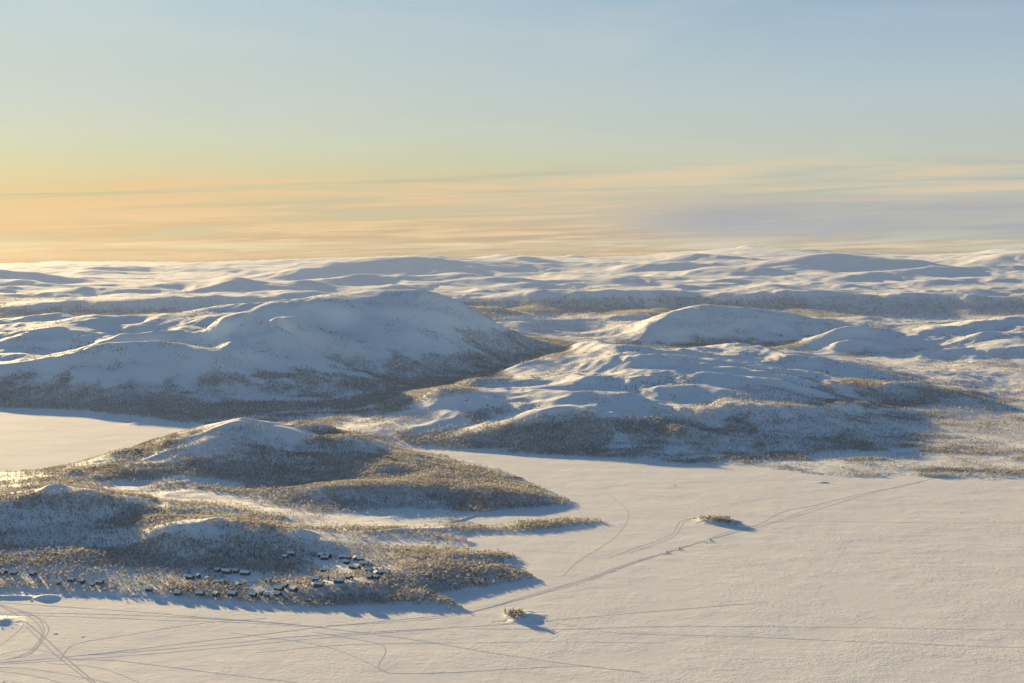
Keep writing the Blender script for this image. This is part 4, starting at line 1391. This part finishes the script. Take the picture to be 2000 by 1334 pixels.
make_snowmobile(1388, 1055, 1420, 1044, 'dark snowmobile leading the three on the trail, just below the wooded islet', 'rider in dark suit on the leading snowmobile', 'white snow dust streaming behind the leading snowmobile', 14)
make_snowmobile(1327, 1072, 1360, 1061, 'dark snowmobile in the middle of the three on the trail', 'rider in dark suit on the middle snowmobile', 'white snow dust behind the middle snowmobile', 7)
make_snowmobile(1303, 1079, 1330, 1070, 'dark snowmobile at the rear of the three on the trail', 'rider in dark suit on the rear snowmobile', 'white snow dust behind the rear snowmobile', 9)

# ------------------------------------------------------------------ a few rocks showing through the snow on the ice


def rock(px, py, sx, sy, sz, label):
    bm = bmesh.new()
    bmesh.ops.create_icosphere(bm, subdivisions=3, radius=1)
    r_ = random.Random(int(px * 7 + py))
    ph = [r_.random() * 6 for _ in range(6)]
    for v in bm.verts:
        k = 1 + 0.18 * math.sin(v.co.x * 3 + ph[0]) * math.cos(v.co.y * 4 + ph[1]) + 0.1 * math.sin(v.co.z * 7 + ph[2] + v.co.x * 5)
        v.co = Vector((v.co.x * sx * k, v.co.y * sy * k, v.co.z * sz * k))
    bm.normal_update()
    for f in bm.faces:
        f.material_index = 1 if f.normal.z > 0.62 else 0
    me = bpy.data.meshes.new('rock')
    bm.to_mesh(me)
    bm.free()
    me.materials.append(M_STONE)
    me.materials.append(M_SNOW)
    o = bpy.data.objects.new('rock', me)
    x, y, z = surface(px, py)
    o.location = (x, y, z - sz * 0.15)
    col.objects.link(o)
    tag(o, label, 'rock')


rock(1357, 1013, 3.2, 2.2, 1.0, 'low dark rock in the ice just left of the wooded islet')
rock(1608, 942, 6.0, 2.5, 0.7, 'long flat rock on the ice near the far right shore')
rock(1318, 948, 1.0, 1.0, 0.7, 'tiny dark rock on the ice between the far shore and the wooded islet')
rock(62, 1174, 1.2, 1.0, 0.8, 'small dark rock on the ice beside the diamond shaped snow bank')
rock(108, 1238, 2.4, 0.9, 0.5, 'dark flat rock on the ice right of the looping tracks')
rock(162, 1244, 1.8, 0.7, 0.35, 'smaller faint rock on the ice right of the dark flat rock')

# ------------------------------------------------------------------ the air between
HAZE = 6.8e-6
hv, hf = box(-21000, 21000, -2000, 24700, -60, 412)
hz = mesh_obj('haze', hv, hf, [])
hm = bpy.data.materials.new('haze_air')
hm.use_nodes = True
t = NT(hm.node_tree)
vo = t.n('ShaderNodeVolumePrincipled')
vo.inputs['Color'].default_value = (0.74, 0.83, 1.0, 1)
vo.inputs['Density'].default_value = HAZE
vo.inputs['Anisotropy'].default_value = 0.35
out = t.n('ShaderNodeOutputMaterial')
t.link(vo.outputs[0], out.inputs['Volume'])
hz.data.materials.append(hm)
hz['kind'] = 'stuff'
hz['label'] = 'pale winter haze filling the air over the lake and fells'
hz['category'] = 'haze'
